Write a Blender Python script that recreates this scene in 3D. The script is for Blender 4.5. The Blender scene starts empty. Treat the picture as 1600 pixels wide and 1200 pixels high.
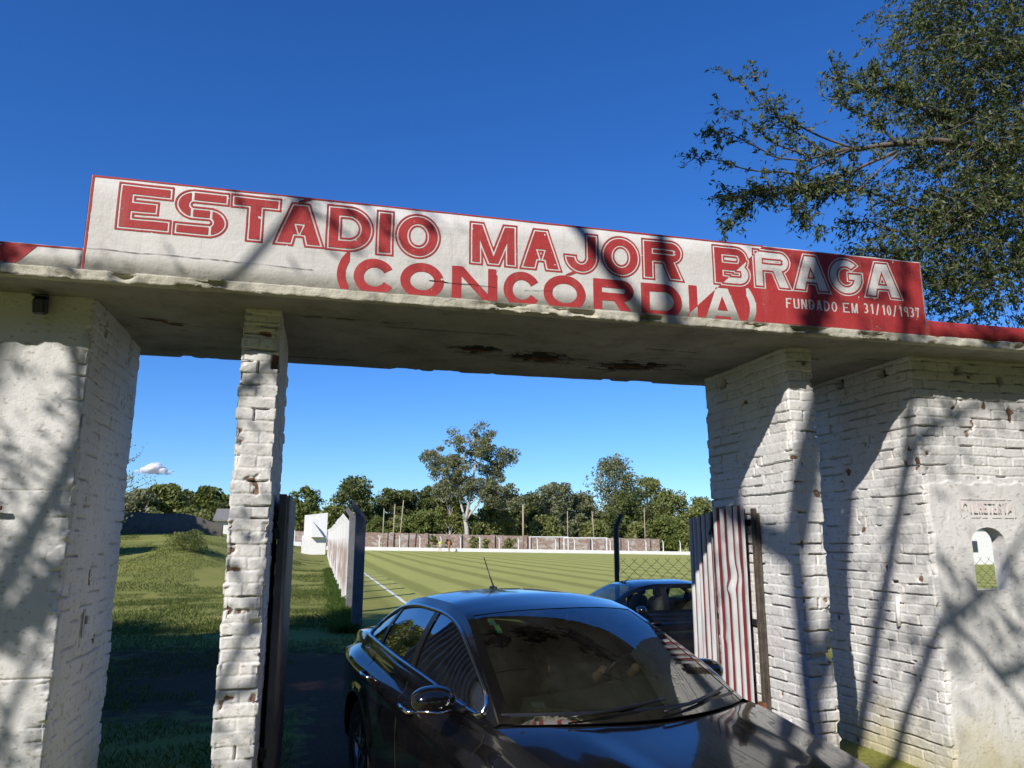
import bpy, math, random
import numpy as np
from math import radians, sin, cos, pi, sqrt, atan2

# ------------------------------------------------------------------ camera, sky, sun, exposure
scene = bpy.context.scene
R = math.radians
CAM_H = 1.78
YAW, PITCH, ROLL, FPX = 14.171, 11.629, 0.082, 1191.3
cam_data = bpy.data.cameras.new("camera")
cam = bpy.data.objects.new("camera", cam_data)
scene.collection.objects.link(cam)
cam_data.sensor_fit = 'HORIZONTAL'
cam_data.sensor_width = 36.0
cam_data.lens = 36.0 * FPX / 1600.0
cam_data.clip_end = 6000.0
cam_data.clip_start = 0.05
from mathutils import Matrix, Vector, noise as mnoise
_a, _t, _r = R(YAW), R(PITCH), R(ROLL)
_F = Vector((sin(_a) * cos(_t), cos(_a) * cos(_t), sin(_t)))
_R = Vector((cos(_a), -sin(_a), 0))
_U = _R.cross(_F)
_R2 = cos(_r) * _R + sin(_r) * _U
_U2 = -sin(_r) * _R + cos(_r) * _U
M3 = Matrix((_R2, _U2, -_F)).transposed()
cam.matrix_world = Matrix.Translation((0, 0, CAM_H)) @ M3.to_4x4()
scene.camera = cam

SUN_DIR = Vector((0.92, 1.0, -0.905)).normalized()      # the way the light travels
SUN_EL = math.asin(-SUN_DIR.z)
SUN_AZ = atan2(-SUN_DIR.x, -SUN_DIR.y)                    # clockwise from +Y
world = bpy.data.worlds.new("World")
scene.world = world
world.use_nodes = True
wn = world.node_tree.nodes
wl = world.node_tree.links
wn.clear()
w_out = wn.new('ShaderNodeOutputWorld')
w_bg = wn.new('ShaderNodeBackground')
w_sky = wn.new('ShaderNodeTexSky')
w_sky.sky_type = 'NISHITA'
w_sky.sun_disc = False
w_sky.sun_elevation = SUN_EL
w_sky.sun_rotation = SUN_AZ
w_sky.altitude = 100
w_sky.air_density = 1.0
w_sky.dust_density = 0.1
w_sky.ozone_density = 3.0
w_hs = wn.new('ShaderNodeHueSaturation')
w_hs.inputs['Saturation'].default_value = 1.25
w_tint = wn.new('ShaderNodeMix')
w_tint.data_type = 'RGBA'
w_tint.blend_type = 'MULTIPLY'
w_tint.inputs[0].default_value = 1.0
w_tint.inputs[7].default_value = (0.62, 0.87, 1.29, 1)
w_bg.inputs['Strength'].default_value = 0.11
wl.new(w_sky.outputs[0], w_hs.inputs['Color'])
wl.new(w_hs.outputs[0], w_tint.inputs[6])
wl.new(w_tint.outputs[2], w_bg.inputs['Color'])
wl.new(w_bg.outputs[0], w_out.inputs['Surface'])

sun_data = bpy.data.lights.new("sun", 'SUN')
sun_data.energy = 5.0
sun_data.angle = R(0.53)
sun_data.color = (1.0, 0.945, 0.87)
sun = bpy.data.objects.new("sun", sun_data)
scene.collection.objects.link(sun)
sun.rotation_euler = SUN_DIR.to_track_quat('-Z', 'Y').to_euler()
sun.location = (-20, -20, 30)

vs = scene.view_settings
vs.view_transform = 'Standard'
vs.look = 'None'
vs.exposure = 0.16
vs.gamma = 1.0
scene.render.resolution_x = 1024
scene.render.resolution_y = 768
scene.cycles.max_bounces = 8
scene.cycles.transparent_max_bounces = 24
scene.cycles.volume_bounces = 6

# ------------------------------------------------------------------ helpers
random.seed(11)
rng = np.random.default_rng(5)


def hash01(ix, iy, iz, seed=0):
    h = (ix.astype(np.int64) * 374761393 + iy.astype(np.int64) * 668265263 + iz.astype(np.int64) * 2147483647 + seed * 974711) & 0xFFFFFFFF
    h = ((h ^ (h >> 13)) * 1274126177) & 0xFFFFFFFF
    h = ((h ^ (h >> 16)) * 2246822519) & 0xFFFFFFFF
    return ((h ^ (h >> 15)) & 0xFFFFFF) / float(0xFFFFFF)


def vnoise(x, y, z, seed=0):
    x, y, z = np.broadcast_arrays(np.asarray(x, float), np.asarray(y, float), np.asarray(z, float))
    ix, iy, iz = np.floor(x), np.floor(y), np.floor(z)
    fx, fy, fz = x - ix, y - iy, z - iz
    fx, fy, fz = [f * f * (3 - 2 * f) for f in (fx, fy, fz)]
    r = 0
    for dx in (0, 1):
        for dy in (0, 1):
            for dz in (0, 1):
                w = (fx if dx else 1 - fx) * (fy if dy else 1 - fy) * (fz if dz else 1 - fz)
                r = r + w * hash01(ix + dx, iy + dy, iz + dz, seed)
    return r * 2 - 1


def fbm(x, y, z, seed=0, octs=4):
    r, a, f = 0, 0.5, 1.0
    for k in range(octs):
        r = r + a * vnoise(np.asarray(x) * f, np.asarray(y) * f, np.asarray(z) * f, seed + k)
        a *= 0.5
        f *= 2.03
    return r


def link(o, parent=None):
    scene.collection.objects.link(o)
    if parent is not None:
        o.parent = parent
    return o


def tag(o, label=None, cat=None, group=None, kind=None):
    if label:
        o["label"] = label
    if cat:
        o["category"] = cat
    if group:
        o["group"] = group
    if kind:
        o["kind"] = kind
    return o


def empty(name, loc=(0, 0, 0), rz=0.0, label=None, cat=None, group=None):
    o = bpy.data.objects.new(name, None)
    o.empty_display_size = 0.2
    o.location = loc
    o.rotation_euler = (0, 0, rz)
    link(o)
    return tag(o, label, cat, group)


def mesh_obj(name, V, F, mat, parent=None, smooth=True, attr=None, mat_idx=None):
    """V (n,3); F an (m,3|4) array or a list of such arrays / index lists."""
    me = bpy.data.meshes.new(name)
    V = np.asarray(V, dtype=np.float32).reshape(-1, 3)
    if isinstance(F, np.ndarray):
        F = [F]
    loops, starts, tot = [], [], 0
    for f in F:
        f = np.asarray(f, dtype=np.int32)
        if f.ndim == 1:
            f = f.reshape(1, -1)
        loops.append(f.ravel())
        n = f.shape[1]
        starts.append(np.arange(f.shape[0], dtype=np.int32) * n + tot)
        tot += f.size
    loops = np.concatenate(loops) if loops else np.zeros(0, np.int32)
    starts = np.concatenate(starts) if starts else np.zeros(0, np.int32)
    me.vertices.add(len(V))
    me.vertices.foreach_set('co', V.ravel())
    me.loops.add(len(loops))
    me.loops.foreach_set('vertex_index', loops)
    me.polygons.add(len(starts))
    me.polygons.foreach_set('loop_start', starts)
    me.polygons.foreach_set('use_smooth', np.full(len(starts), bool(smooth)))
    mats = mat if isinstance(mat, (list, tuple)) else [mat]
    for m in mats:
        me.materials.append(m)
    if mat_idx is not None:
        me.polygons.foreach_set('material_index', np.asarray(mat_idx, np.int32))
    me.update(calc_edges=True)
    me.validate()
    if attr:
        for an, av in attr.items():
            a = me.attributes.new(an, 'FLOAT', 'POINT')
            a.data.foreach_set('value', np.asarray(av, np.float32))
    o = bpy.data.objects.new(name, me)
    return link(o, parent)


class MB:
    """collects shapes for ONE mesh"""

    def __init__(s):
        s.V, s.F, s.n = [], [], 0

    def add(s, V, F):
        V = np.asarray(V, float).reshape(-1, 3)
        if not isinstance(F, (list, tuple)):
            F = [F]
        for f in F:
            f = np.asarray(f, int)
            if f.ndim == 1:
                f = f.reshape(1, -1)
            s.F.append(f + s.n)
        s.V.append(V)
        s.n += len(V)
        return s

    def box(s, c, size, rz=0.0, bev=0.0, rot=None):
        hx, hy, hz = [q / 2 for q in size]
        if bev <= 0:
            v = np.array([[x, y, z] for z in (-hz, hz) for y in (-hy, hy) for x in (-hx, hx)])
            f = np.array([[0, 2, 3, 1], [4, 5, 7, 6], [0, 1, 5, 4], [2, 6, 7, 3], [0, 4, 6, 2], [1, 3, 7, 5]])
        else:
            b = min(bev, hx * .9, hy * .9, hz * .9)
            pts, idx = [], {}
            for sx in (-1, 1):
                for sy in (-1, 1):
                    for sz in (-1, 1):
                        for ax in range(3):
                            p = [sx * (hx - b), sy * (hy - b), sz * (hz - b)]
                            p[ax] = (sx * hx, sy * hy, sz * hz)[ax]
                            idx[(sx, sy, sz, ax)] = len(pts)
                            pts.append(p)
            v = np.array(pts)
            fs = []
            for ax in range(3):
                o1, o2 = (ax + 1) % 3, (ax + 2) % 3
                for sg in (-1, 1):
                    q = []
                    for a1, a2 in ((-1, -1), (1, -1), (1, 1), (-1, 1)):
                        t = [0, 0, 0]
                        t[ax], t[o1], t[o2] = sg, a1, a2
                        q.append(idx[(t[0], t[1], t[2], ax)])
                    fs.append(q if sg > 0 else q[::-1])
                for s1 in (-1, 1):
                    for s2 in (-1, 1):
                        q = []
                        for sg, axx in ((-1, o1), (1, o1), (1, o2), (-1, o2)):
                            t = [0, 0, 0]
                            t[ax], t[o1], t[o2] = sg, s1, s2
                            q.append(idx[(t[0], t[1], t[2], axx)])
                        fs.append(q if s1 * s2 > 0 else q[::-1])
            tri = []
            for sx in (-1, 1):
                for sy in (-1, 1):
                    for sz in (-1, 1):
                        q = [idx[(sx, sy, sz, a)] for a in range(3)]
                        tri.append(q if sx * sy * sz > 0 else q[::-1])
            f = [np.array(fs), np.array(tri)]
        if rot is not None:
            v = v @ np.array(rot.to_3x3()).T
        c_, s_ = cos(rz), sin(rz)
        v = v @ np.array([[c_, s_, 0], [-s_, c_, 0], [0, 0, 1]])
        return s.add(v + np.array(c), f)

    def tube(s, pts, rad, n=8, cap=True):
        pts = np.asarray(pts, float)
        m = len(pts)
        rad = np.broadcast_to(np.asarray(rad, float), (m,))
        T = np.gradient(pts, axis=0)
        T /= np.linalg.norm(T, axis=1, keepdims=True) + 1e-12
        up = np.array([0, 0, 1.0]) if abs(T[0, 2]) < .9 else np.array([1.0, 0, 0])
        rings = []
        for i in range(m):
            a = np.cross(T[i], up)
            na = np.linalg.norm(a)
            if na < 1e-6:
                a = np.cross(T[i], [0, 1.0, 0.3])
                na = np.linalg.norm(a)
            a /= na
            b = np.cross(a, T[i])
            up = b
            an = np.arange(n) * 2 * pi / n
            rings.append(pts[i] + rad[i] * (np.outer(np.cos(an), a) + np.outer(np.sin(an), b)))
        V = np.concatenate(rings)
        i = np.arange(m - 1)[:, None] * n
        j = np.arange(n)[None, :]
        q = np.stack([i + j, i + n + j, i + n + (j + 1) % n, i + (j + 1) % n], -1).reshape(-1, 4)
        F = [q]
        if cap:
            F.append(np.arange(n).reshape(1, -1))
            F.append((np.arange(n)[::-1] + (m - 1) * n).reshape(1, -1))
        return s.add(V, F)

    def sell(s, c, rad, e=0.5, nu=20, nv=12, rot=None, squash=None):
        """superellipsoid: rounded box-like lump"""
        u = np.linspace(-pi, pi, nu, endpoint=False)
        v = np.linspace(-pi / 2, pi / 2, nv)
        sg = lambda w: np.sign(np.cos(w)) * np.abs(np.cos(w)) ** e
        ss = lambda w: np.sign(np.sin(w)) * np.abs(np.sin(w)) ** e
        U, W = np.meshgrid(u, v)
        P = np.stack([rad[0] * sg(W) * sg(U), rad[1] * sg(W) * ss(U), rad[2] * ss(W)], -1).reshape(-1, 3)
        if rot is not None:
            P = P @ np.array(rot.to_3x3()).T
        i = np.arange(nv - 1)[:, None] * nu
        j = np.arange(nu)[None, :]
        q = np.stack([i + j, i + (j + 1) % nu, i + nu + (j + 1) % nu, i + nu + j], -1).reshape(-1, 4)
        return s.add(P + np.array(c), q)

    def grid(s, P, flip=False):
        P = np.asarray(P, float)
        a, b = P.shape[:2]
        i = np.arange(a - 1)[:, None] * b
        j = np.arange(b - 1)[None, :]
        q = np.stack([i + j, i + j + 1, i + b + j + 1, i + b + j], -1).reshape(-1, 4)
        return s.add(P.reshape(-1, 3), q[:, ::-1] if flip else q)

    def prism(s, poly, axis, lo, hi):
        """extrude a closed 2-D outline along an axis"""
        poly = np.asarray(poly, float)
        n = len(poly)
        o = [k for k in range(3) if k != axis]
        A = np.zeros((n, 3))
        A[:, o[0]], A[:, o[1]] = poly[:, 0], poly[:, 1]
        B = A.copy()
        A[:, axis], B[:, axis] = lo, hi
        j = np.arange(n)
        q = np.stack([j, (j + 1) % n, (j + 1) % n + n, j + n], -1)
        return s.add(np.concatenate([A, B]), [q, j[::-1].reshape(1, -1), (j + n).reshape(1, -1)])

    def build(s, name, mat, parent=None, smooth=False, **kw):
        return mesh_obj(name, np.concatenate(s.V), s.F, mat, parent, smooth, **kw)


def new_mat(name):
    m = bpy.data.materials.new(name)
    m.use_nodes = True
    nt = m.node_tree
    nt.nodes.clear()
    out = nt.nodes.new('ShaderNodeOutputMaterial')
    return m, nt, out


class N:
    """tiny node-graph helper"""

    def __init__(s, nt):
        s.nt = nt

    def new(s, t, **kw):
        n = s.nt.nodes.new(t)
        for k, v in kw.items():
            setattr(n, k, v)
        return n

    def l(s, a, b):
        s.nt.links.new(a, b)

    def coord(s, kind='Object'):
        return s.new('ShaderNodeTexCoord').outputs[kind]

    def mapping(s, vec, scale=(1, 1, 1), loc=(0, 0, 0), rot=(0, 0, 0)):
        m = s.new('ShaderNodeMapping')
        m.inputs['Scale'].default_value = scale
        m.inputs['Location'].default_value = loc
        m.inputs['Rotation'].default_value = rot
        s.l(vec, m.inputs['Vector'])
        return m.outputs[0]

    def noise(s, vec, scale, detail=4, rough=.55, dist=0.0):
        n = s.new('ShaderNodeTexNoise')
        n.inputs['Scale'].default_value = scale
        n.inputs['Detail'].default_value = detail
        n.inputs['Roughness'].default_value = rough
        n.inputs['Distortion'].default_value = dist
        if vec is not None:
            s.l(vec, n.inputs['Vector'])
        return n.outputs[0]

    def ramp(s, fac, stops, interp='LINEAR'):
        r = s.new('ShaderNodeValToRGB')
        r.color_ramp.interpolation = interp
        el = r.color_ramp.elements
        while len(el) < len(stops):
            el.new(0.5)
        for e, (p, c) in zip(el, stops):
            e.position = p
            e.color = c if len(c) == 4 else (*c, 1)
        s.l(fac, r.inputs[0])
        return r.outputs[0]

    def mix(s, fac, a, b, mode='MIX'):
        m = s.new('ShaderNodeMix', data_type='RGBA', blend_type=mode)
        for sock, v in ((m.inputs[0], fac), (m.inputs[6], a), (m.inputs[7], b)):
            if isinstance(v, (int, float)):
                sock.default_value = v
            elif isinstance(v, tuple):
                sock.default_value = v if len(v) == 4 else (*v, 1)
            else:
                s.l(v, sock)
        return m.outputs[2]

    def math(s, op, a, b=None, clamp=False):
        m = s.new('ShaderNodeMath', operation=op, use_clamp=clamp)
        for sock, v in ((m.inputs[0], a), (m.inputs[1], b)):
            if v is None:
                continue
            if isinstance(v, (int, float)):
                sock.default_value = v
            else:
                s.l(v, sock)
        return m.outputs[0]

    def sep(s, vec):
        n = s.new('ShaderNodeSeparateXYZ')
        s.l(vec, n.inputs[0])
        return n.outputs

    def bump(s, h, strength=.3, dist=.02, normal=None):
        b = s.new('ShaderNodeBump')
        b.inputs['Strength'].default_value = strength
        b.inputs['Distance'].default_value = dist
        s.l(h, b.inputs['Height'])
        if normal is not None:
            s.l(normal, b.inputs['Normal'])
        return b.outputs[0]

    def bsdf(s, out, color=None, rough=.6, normal=None, **kw):
        p = s.new('ShaderNodeBsdfPrincipled')
        if color is not None:
            if isinstance(color, tuple):
                p.inputs['Base Color'].default_value = color if len(color) == 4 else (*color, 1)
            else:
                s.l(color, p.inputs['Base Color'])
        if isinstance(rough, (int, float)):
            p.inputs['Roughness'].default_value = rough
        else:
            s.l(rough, p.inputs['Roughness'])
        if normal is not None:
            s.l(normal, p.inputs['Normal'])
        for k, v in kw.items():
            p.inputs[k.replace('_', ' ')].default_value = v
        if out is not None:
            s.l(p.outputs[0], out.inputs['Surface'])
        return p


def simple_mat(name, color, rough=.5, metallic=0.0, var=.12, scale=8.0, bump=0.0, coat=0.0, spec=None):
    m, nt, out = new_mat(name)
    g = N(nt)
    co = g.coord()
    nz = g.noise(co, scale, 5, .6)
    c2 = tuple(min(1, c * (1 + var * 2)) for c in color)
    c1 = tuple(c * (1 - var * 2) for c in color)
    col = g.ramp(nz, [(.3, c1), (.7, c2)])
    rg = g.math('ADD', g.math('MULTIPLY', nz, .2), rough - .1)
    nrm = g.bump(g.noise(co, scale * 6, 4), bump, .01) if bump > 0 else None
    kw = dict(Metallic=metallic)
    if coat:
        kw['Coat_Weight'] = coat
        kw['Coat_Roughness'] = .03
    p = g.bsdf(out, col, rg, nrm, **kw)
    if spec is not None:
        p.inputs['Specular IOR Level'].default_value = spec
    return m


def paint_wall_mat(name, base=(.68, .67, .65), grime=.35, stain_low=True):
    """old lime-white paint: blotches, thin dirt runs, bare brick where 'bare' is 1"""
    m, nt, out = new_mat(name)
    g = N(nt)
    co = g.coord()
    big = g.noise(co, 1.3, 5, .6)
    col = g.ramp(big, [(.25, tuple(b * .86 for b in base)), (.55, base), (.8, tuple(min(.86, b * 1.05) for b in base))])
    runs = g.noise(g.mapping(co, (9, 9, .7)), 1.6, 6, .65)
    col = g.mix(g.math('MULTIPLY', g.ramp(runs, [(.53, (0, 0, 0)), (.75, (1, 1, 1))]), grime), col, (.40, .36, .30))
    spots = g.noise(g.mapping(co, (1, 1, 1.6)), 24, 3, .5)
    col = g.mix(g.math('MULTIPLY', g.ramp(spots, [(.60, (0, 0, 0)), (.68, (1, 1, 1))]), .6), col, (.31, .27, .23))
    if stain_low:
        z = g.sep(co)[2]
        f = g.math('ADD', g.math('MULTIPLY', z, -1.4), g.math('MULTIPLY', g.noise(co, 2.4, 5), 1.5))
        col = g.mix(g.math('MULTIPLY', g.ramp(f, [(.05, (0, 0, 0)), (.6, (1, 1, 1))]), .7), col, (.46, .40, .19))
    at = g.new('ShaderNodeAttribute', attribute_name='bare')
    bare = g.math('ADD', at.outputs['Fac'], g.math('MULTIPLY', g.math('SUBTRACT', g.noise(co, 30, 3), .5), .6))
    bcol = g.ramp(g.noise(co, 18, 4), [(.3, (.09, .06, .048)), (.5, (.21, .12, .08)), (.7, (.33, .25, .19))])
    col = g.mix(g.ramp(bare, [(.42, (0, 0, 0)), (.58, (1, 1, 1))]), col, bcol)
    h = g.math('ADD', g.noise(co, 28, 6, .65), g.math('MULTIPLY', g.noise(co, 110, 4, .6), .4))
    g.bsdf(out, col, .82, g.bump(h, .5, .012), Specular_IOR_Level=.25)
    return m


M = {}
M['wall'] = paint_wall_mat('white_painted_brick')
M['plaster'] = paint_wall_mat('white_painted_plaster', (.67, .665, .65), .3)


def sign_mat(name, c, grime):
    m, nt, out = new_mat(name)
    g = N(nt)
    co = g.coord()
    n1 = g.noise(co, 2.0, 6, .6)
    col = g.ramp(n1, [(.25, tuple(x * .84 for x in c)), (.6, c), (.85, tuple(min(.9, x * 1.06) for x in c))])
    runs = g.noise(g.mapping(co, (10, 10, .8)), 1.5, 6, .65)
    col = g.mix(g.math('MULTIPLY', g.ramp(runs, [(.55, (0, 0, 0)), (.8, (1, 1, 1))]), grime), col, (.34, .31, .27))
    br = g.noise(g.mapping(co, (1.2, 1, 16)), 5.0, 4, .6)
    col = g.mix(.35, col, g.ramp(br, [(.3, (.80, .80, .80)), (.7, (1.12, 1.1, 1.1))]), 'MULTIPLY')
    cr = g.new('ShaderNodeTexNoise')
    cr.inputs['Scale'].default_value = 55
    g.l(co, cr.inputs['Vector'])
    col = g.mix(g.math('MULTIPLY', g.ramp(cr.outputs[0], [(.68, (0, 0, 0)), (.75, (1, 1, 1))]), .45), col, (.55, .5, .46))
    h = g.math('ADD', g.noise(co, 22, 6, .62), g.math('MULTIPLY', g.noise(g.mapping(co, (1, 1, .35)), 90, 4), .35))
    g.bsdf(out, col, .7, g.bump(h, .38, .010), Specular_IOR_Level=.3)
    return m


M['sign_white'] = sign_mat('sign_white_paint', (.64, .63, .60), .5)
M['sign_red'] = sign_mat('sign_red_paint', (.40, .040, .042), .25)


def concrete_mat(name, base, moss=.5):
    m, nt, out = new_mat(name)
    g = N(nt)
    co = g.coord()
    n1 = g.noise(co, 2.2, 7, .65)
    col = g.ramp(n1, [(.28, tuple(x * .62 for x in base)), (.5, base), (.72, tuple(min(.8, x * 1.22) for x in base))])
    n2 = g.noise(g.mapping(co, (1, 1, 1), (3, 7, 1)), 3.3, 6, .7)
    col = g.mix(g.math('MULTIPLY', g.ramp(n2, [(.52, (0, 0, 0)), (.66, (1, 1, 1))]), moss), col, (.13, .125, .075))
    n3 = g.noise(g.mapping(co, (1.5, 7, 7)), 3.0, 6, .7)
    col = g.mix(g.math('MULTIPLY', g.ramp(n3, [(.62, (0, 0, 0)), (.70, (1, 1, 1))]), .75), col, (.035, .03, .026))
    h = g.math('ADD', g.noise(co, 16, 8, .7), g.math('MULTIPLY', g.noise(co, 70, 5, .7), .4))
    g.bsdf(out, col, .88, g.bump(h, .7, .02), Specular_IOR_Level=.2)
    return m


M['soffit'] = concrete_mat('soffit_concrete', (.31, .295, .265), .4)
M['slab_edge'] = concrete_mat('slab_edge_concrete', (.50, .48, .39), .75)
M['post_shaded'] = concrete_mat('shade_toned_post', (.15, .155, .165), .3)  # for the white row's two nearest posts: tree shade put into the colour
M['black'] = simple_mat('spalled_black', (.012, .011, .010), .9, var=.3, bump=.6, scale=20)
M['rust'] = simple_mat('rusty_iron', (.16, .06, .03), .85, var=.3, bump=.5, scale=18)
M['dark_iron'] = simple_mat('dark_iron', (.035, .035, .037), .6, .4, bump=.2)
M['steel'] = simple_mat('galvanised_steel', (.42, .44, .46), .45, .6)
M['wood_dark'] = simple_mat('weathered_timber', (.075, .06, .048), .85, var=.25, bump=.5, scale=14)
M['pole_wood'] = simple_mat('pale_pole_timber', (.36, .30, .22), .85)
M['white_paint'] = simple_mat('white_limewash', (.72, .71, .68), .8, var=.06, bump=.3)

# ------------------------------------------------------------------ terrain


def sstep(a, b, x):
    t = np.clip((np.asarray(x, float) - a) / (b - a), 0, 1)
    return t * t * (3 - 2 * t)


def ground_z(x, y):
    x, y = np.asarray(x, float), np.asarray(y, float)
    far = (0.38 - 0.0155 * (np.clip(x, -60, 80) - 5)) * sstep(40, 115, y)
    dip = -0.34 * np.exp(-(((x - 6.2) / 4.2) ** 2 + ((y - 13.5) / 4.0) ** 2) ** 1.0)
    bank = 2.1 * sstep(28, 62, y) * sstep(0.5, -9, x)
    knoll = 0.55 * np.exp(-((x + 6.3) / 2.2) ** 2 - ((y - 44) / 7.0) ** 2)
    und = 0.05 * vnoise(x * .35, y * .35, 0 * x, 3) * sstep(7, 14, y) * sstep(2, .5, x) + .12 * vnoise(x * .07, y * .07, 0 * x, 9) * sstep(16, 40, y) * sstep(2, -6, x)
    out = 0.10 * sstep(4.2, 5.6, y) * sstep(3.9, 4.3, x) * sstep(9, 7, y)
    hills = 3.0 * sstep(200, 700, np.hypot(x, y))
    return far + dip + bank + knoll + und + out + hills


def axis_pts(segs):
    out = []
    for a, b, st in segs:
        out += list(np.arange(a, b, st))
    out.append(segs[-1][1])
    return np.array(out)


gx = axis_pts([(-900, -100, 40), (-100, -24, 4), (-24, 24, .5), (24, 90, 3), (90, 200, 10), (200, 900, 50)])
gy = axis_pts([(-300, -30, 15), (-30, 0, 2), (0, 30, .4), (30, 70, 1.0), (70, 150, 3), (150, 260, 10), (260, 1500, 60)])
GX, GY = np.meshgrid(gx, gy)
GZ = ground_z(GX, GY)


def ground_mat():
    m, nt, out = new_mat('grass_and_dirt')
    g = N(nt)
    co = g.coord()
    X, Y, Z = g.sep(co)
    n1 = g.noise(co, .35, 6, .65)
    n2 = g.noise(co, 3.0, 6, .7)
    n3 = g.noise(co, 28.0, 4, .7)
    c = g.ramp(n1, [(.3, (.18, .205, .045)), (.5, (.28, .295, .066)), (.7, (.37, .345, .095))])
    c = g.mix(g.math('MULTIPLY', g.ramp(n2, [(.35, (0, 0, 0)), (.7, (1, 1, 1))]), .4), c, (.30, .27, .11))
    c = g.mix(.55, c, g.ramp(n3, [(.3, (.55, .55, .5)), (.7, (1.25, 1.25, 1.2))]), 'MULTIPLY')
    # mown bands of the pitch, running along Y, right of the white line
    w = g.math('ADD', X, g.math('MULTIPLY', g.math('SUBTRACT', g.noise(co, .15, 3), .5), .5))
    st = g.math('SINE', g.math('MULTIPLY', w, 2 * pi / 2.25))
    st = g.math('ADD', st, g.math('MULTIPLY', g.math('SUBTRACT', n2, .5), .9))
    mask = g.math('MULTIPLY', g.ramp(g.math('MULTIPLY', X, .1), [(.20, (0, 0, 0)), (.27, (1, 1, 1))]),
                  g.ramp(g.math('MULTIPLY', Y, .01), [(.16, (0, 0, 0)), (.22, (1, 1, 1))]))
    pitch = g.mix(g.ramp(g.math('ADD', g.math('MULTIPLY', st, .5), .5), [(.12, (0, 0, 0)), (.45, (1, 1, 1))]),
                  (.315, .325, .080), (.47, .47, .130))
    pitch = g.mix(.4, pitch, g.ramp(n3, [(.3, (.6, .6, .6)), (.7, (1.2, 1.2, 1.2))]), 'MULTIPLY')
    pitch = g.mix(g.math('MULTIPLY', g.ramp(n1, [(.4, (0, 0, 0)), (.7, (1, 1, 1))]), .35), pitch, (.33, .31, .11))
    c = g.mix(mask, c, pitch)
    # bare drive through the gate
    d1 = g.math('SUBTRACT', 1.0, g.math('ABSOLUTE', g.math('MULTIPLY', g.math('SUBTRACT', Y, 11.6), .22)), clamp=False)
    d2 = g.math('SUBTRACT', 1.15, g.math('ABSOLUTE', g.math('MULTIPLY', g.math('SUBTRACT', X, 2.0), .135)))
    dm = g.math('MINIMUM', d1, d2)
    near = g.math('MULTIPLY', g.math('SUBTRACT', 12.0, Y), .5)
    near = g.math('MINIMUM', near, g.math('SUBTRACT', 2.5, g.math('ABSOLUTE', g.math('SUBTRACT', X, 2.0))))
    dm = g.math('MAXIMUM', dm, near)
    dm = g.math('ADD', dm, g.math('MULTIPLY', g.math('SUBTRACT', n2, .5), 1.1))
    dirt = g.ramp(n3, [(.25, (.060, .030, .015)), (.6, (.12, .064, .033)), (.8, (.18, .105, .060))])
    c = g.mix(g.ramp(dm, [(.22, (0, 0, 0)), (.55, (1, 1, 1))]), c, dirt)
    h = g.math('ADD', n3, g.math('MULTIPLY', g.noise(co, 90, 3), .7))
    g.bsdf(out, c, .95, g.bump(h, .7, .06), Specular_IOR_Level=.15)
    return m


M['ground'] = ground_mat()
gmb = MB().grid(np.stack([GX, GY, GZ], -1))
ground = gmb.build('ground', M['ground'], smooth=True)
tag(ground, 'mown green grass field with a bare earth drive through the gate', kind='structure')


def drape(xs, ys, width_vec, lift=.006):
    P = []
    for x, y in zip(xs, ys):
        row = []
        for k in (-1, 1):
            px, py = x + width_vec[0] * k, y + width_vec[1] * k
            row.append((px, py, float(ground_z(px, py)) + lift))
        P.append(row)
    return np.array(P)


# white side line of the pitch, worn
yy = np.arange(21.0, 118, .5)
xx = 2.62 + .004 * (yy - 21) + .03 * np.array([mnoise.noise((0, y * .7, 0)) for y in yy])
line = MB().grid(drape(xx, yy, (.055, 0), .02)).build('pitch_side_line', M['white_paint'])
tag(line, 'white painted side line of the football pitch', kind='structure')

# ------------------------------------------------------------------ gate structure
Z_S, Z_F, Z_T = 3.245, 3.312, 3.897        # soffit, top of the slab, top of the sign
Y0, Y1 = 5.0, 6.27                          # front and back of the cross walls
Y_SLAB0, Y_SLAB1 = 4.64, 6.54


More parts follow.
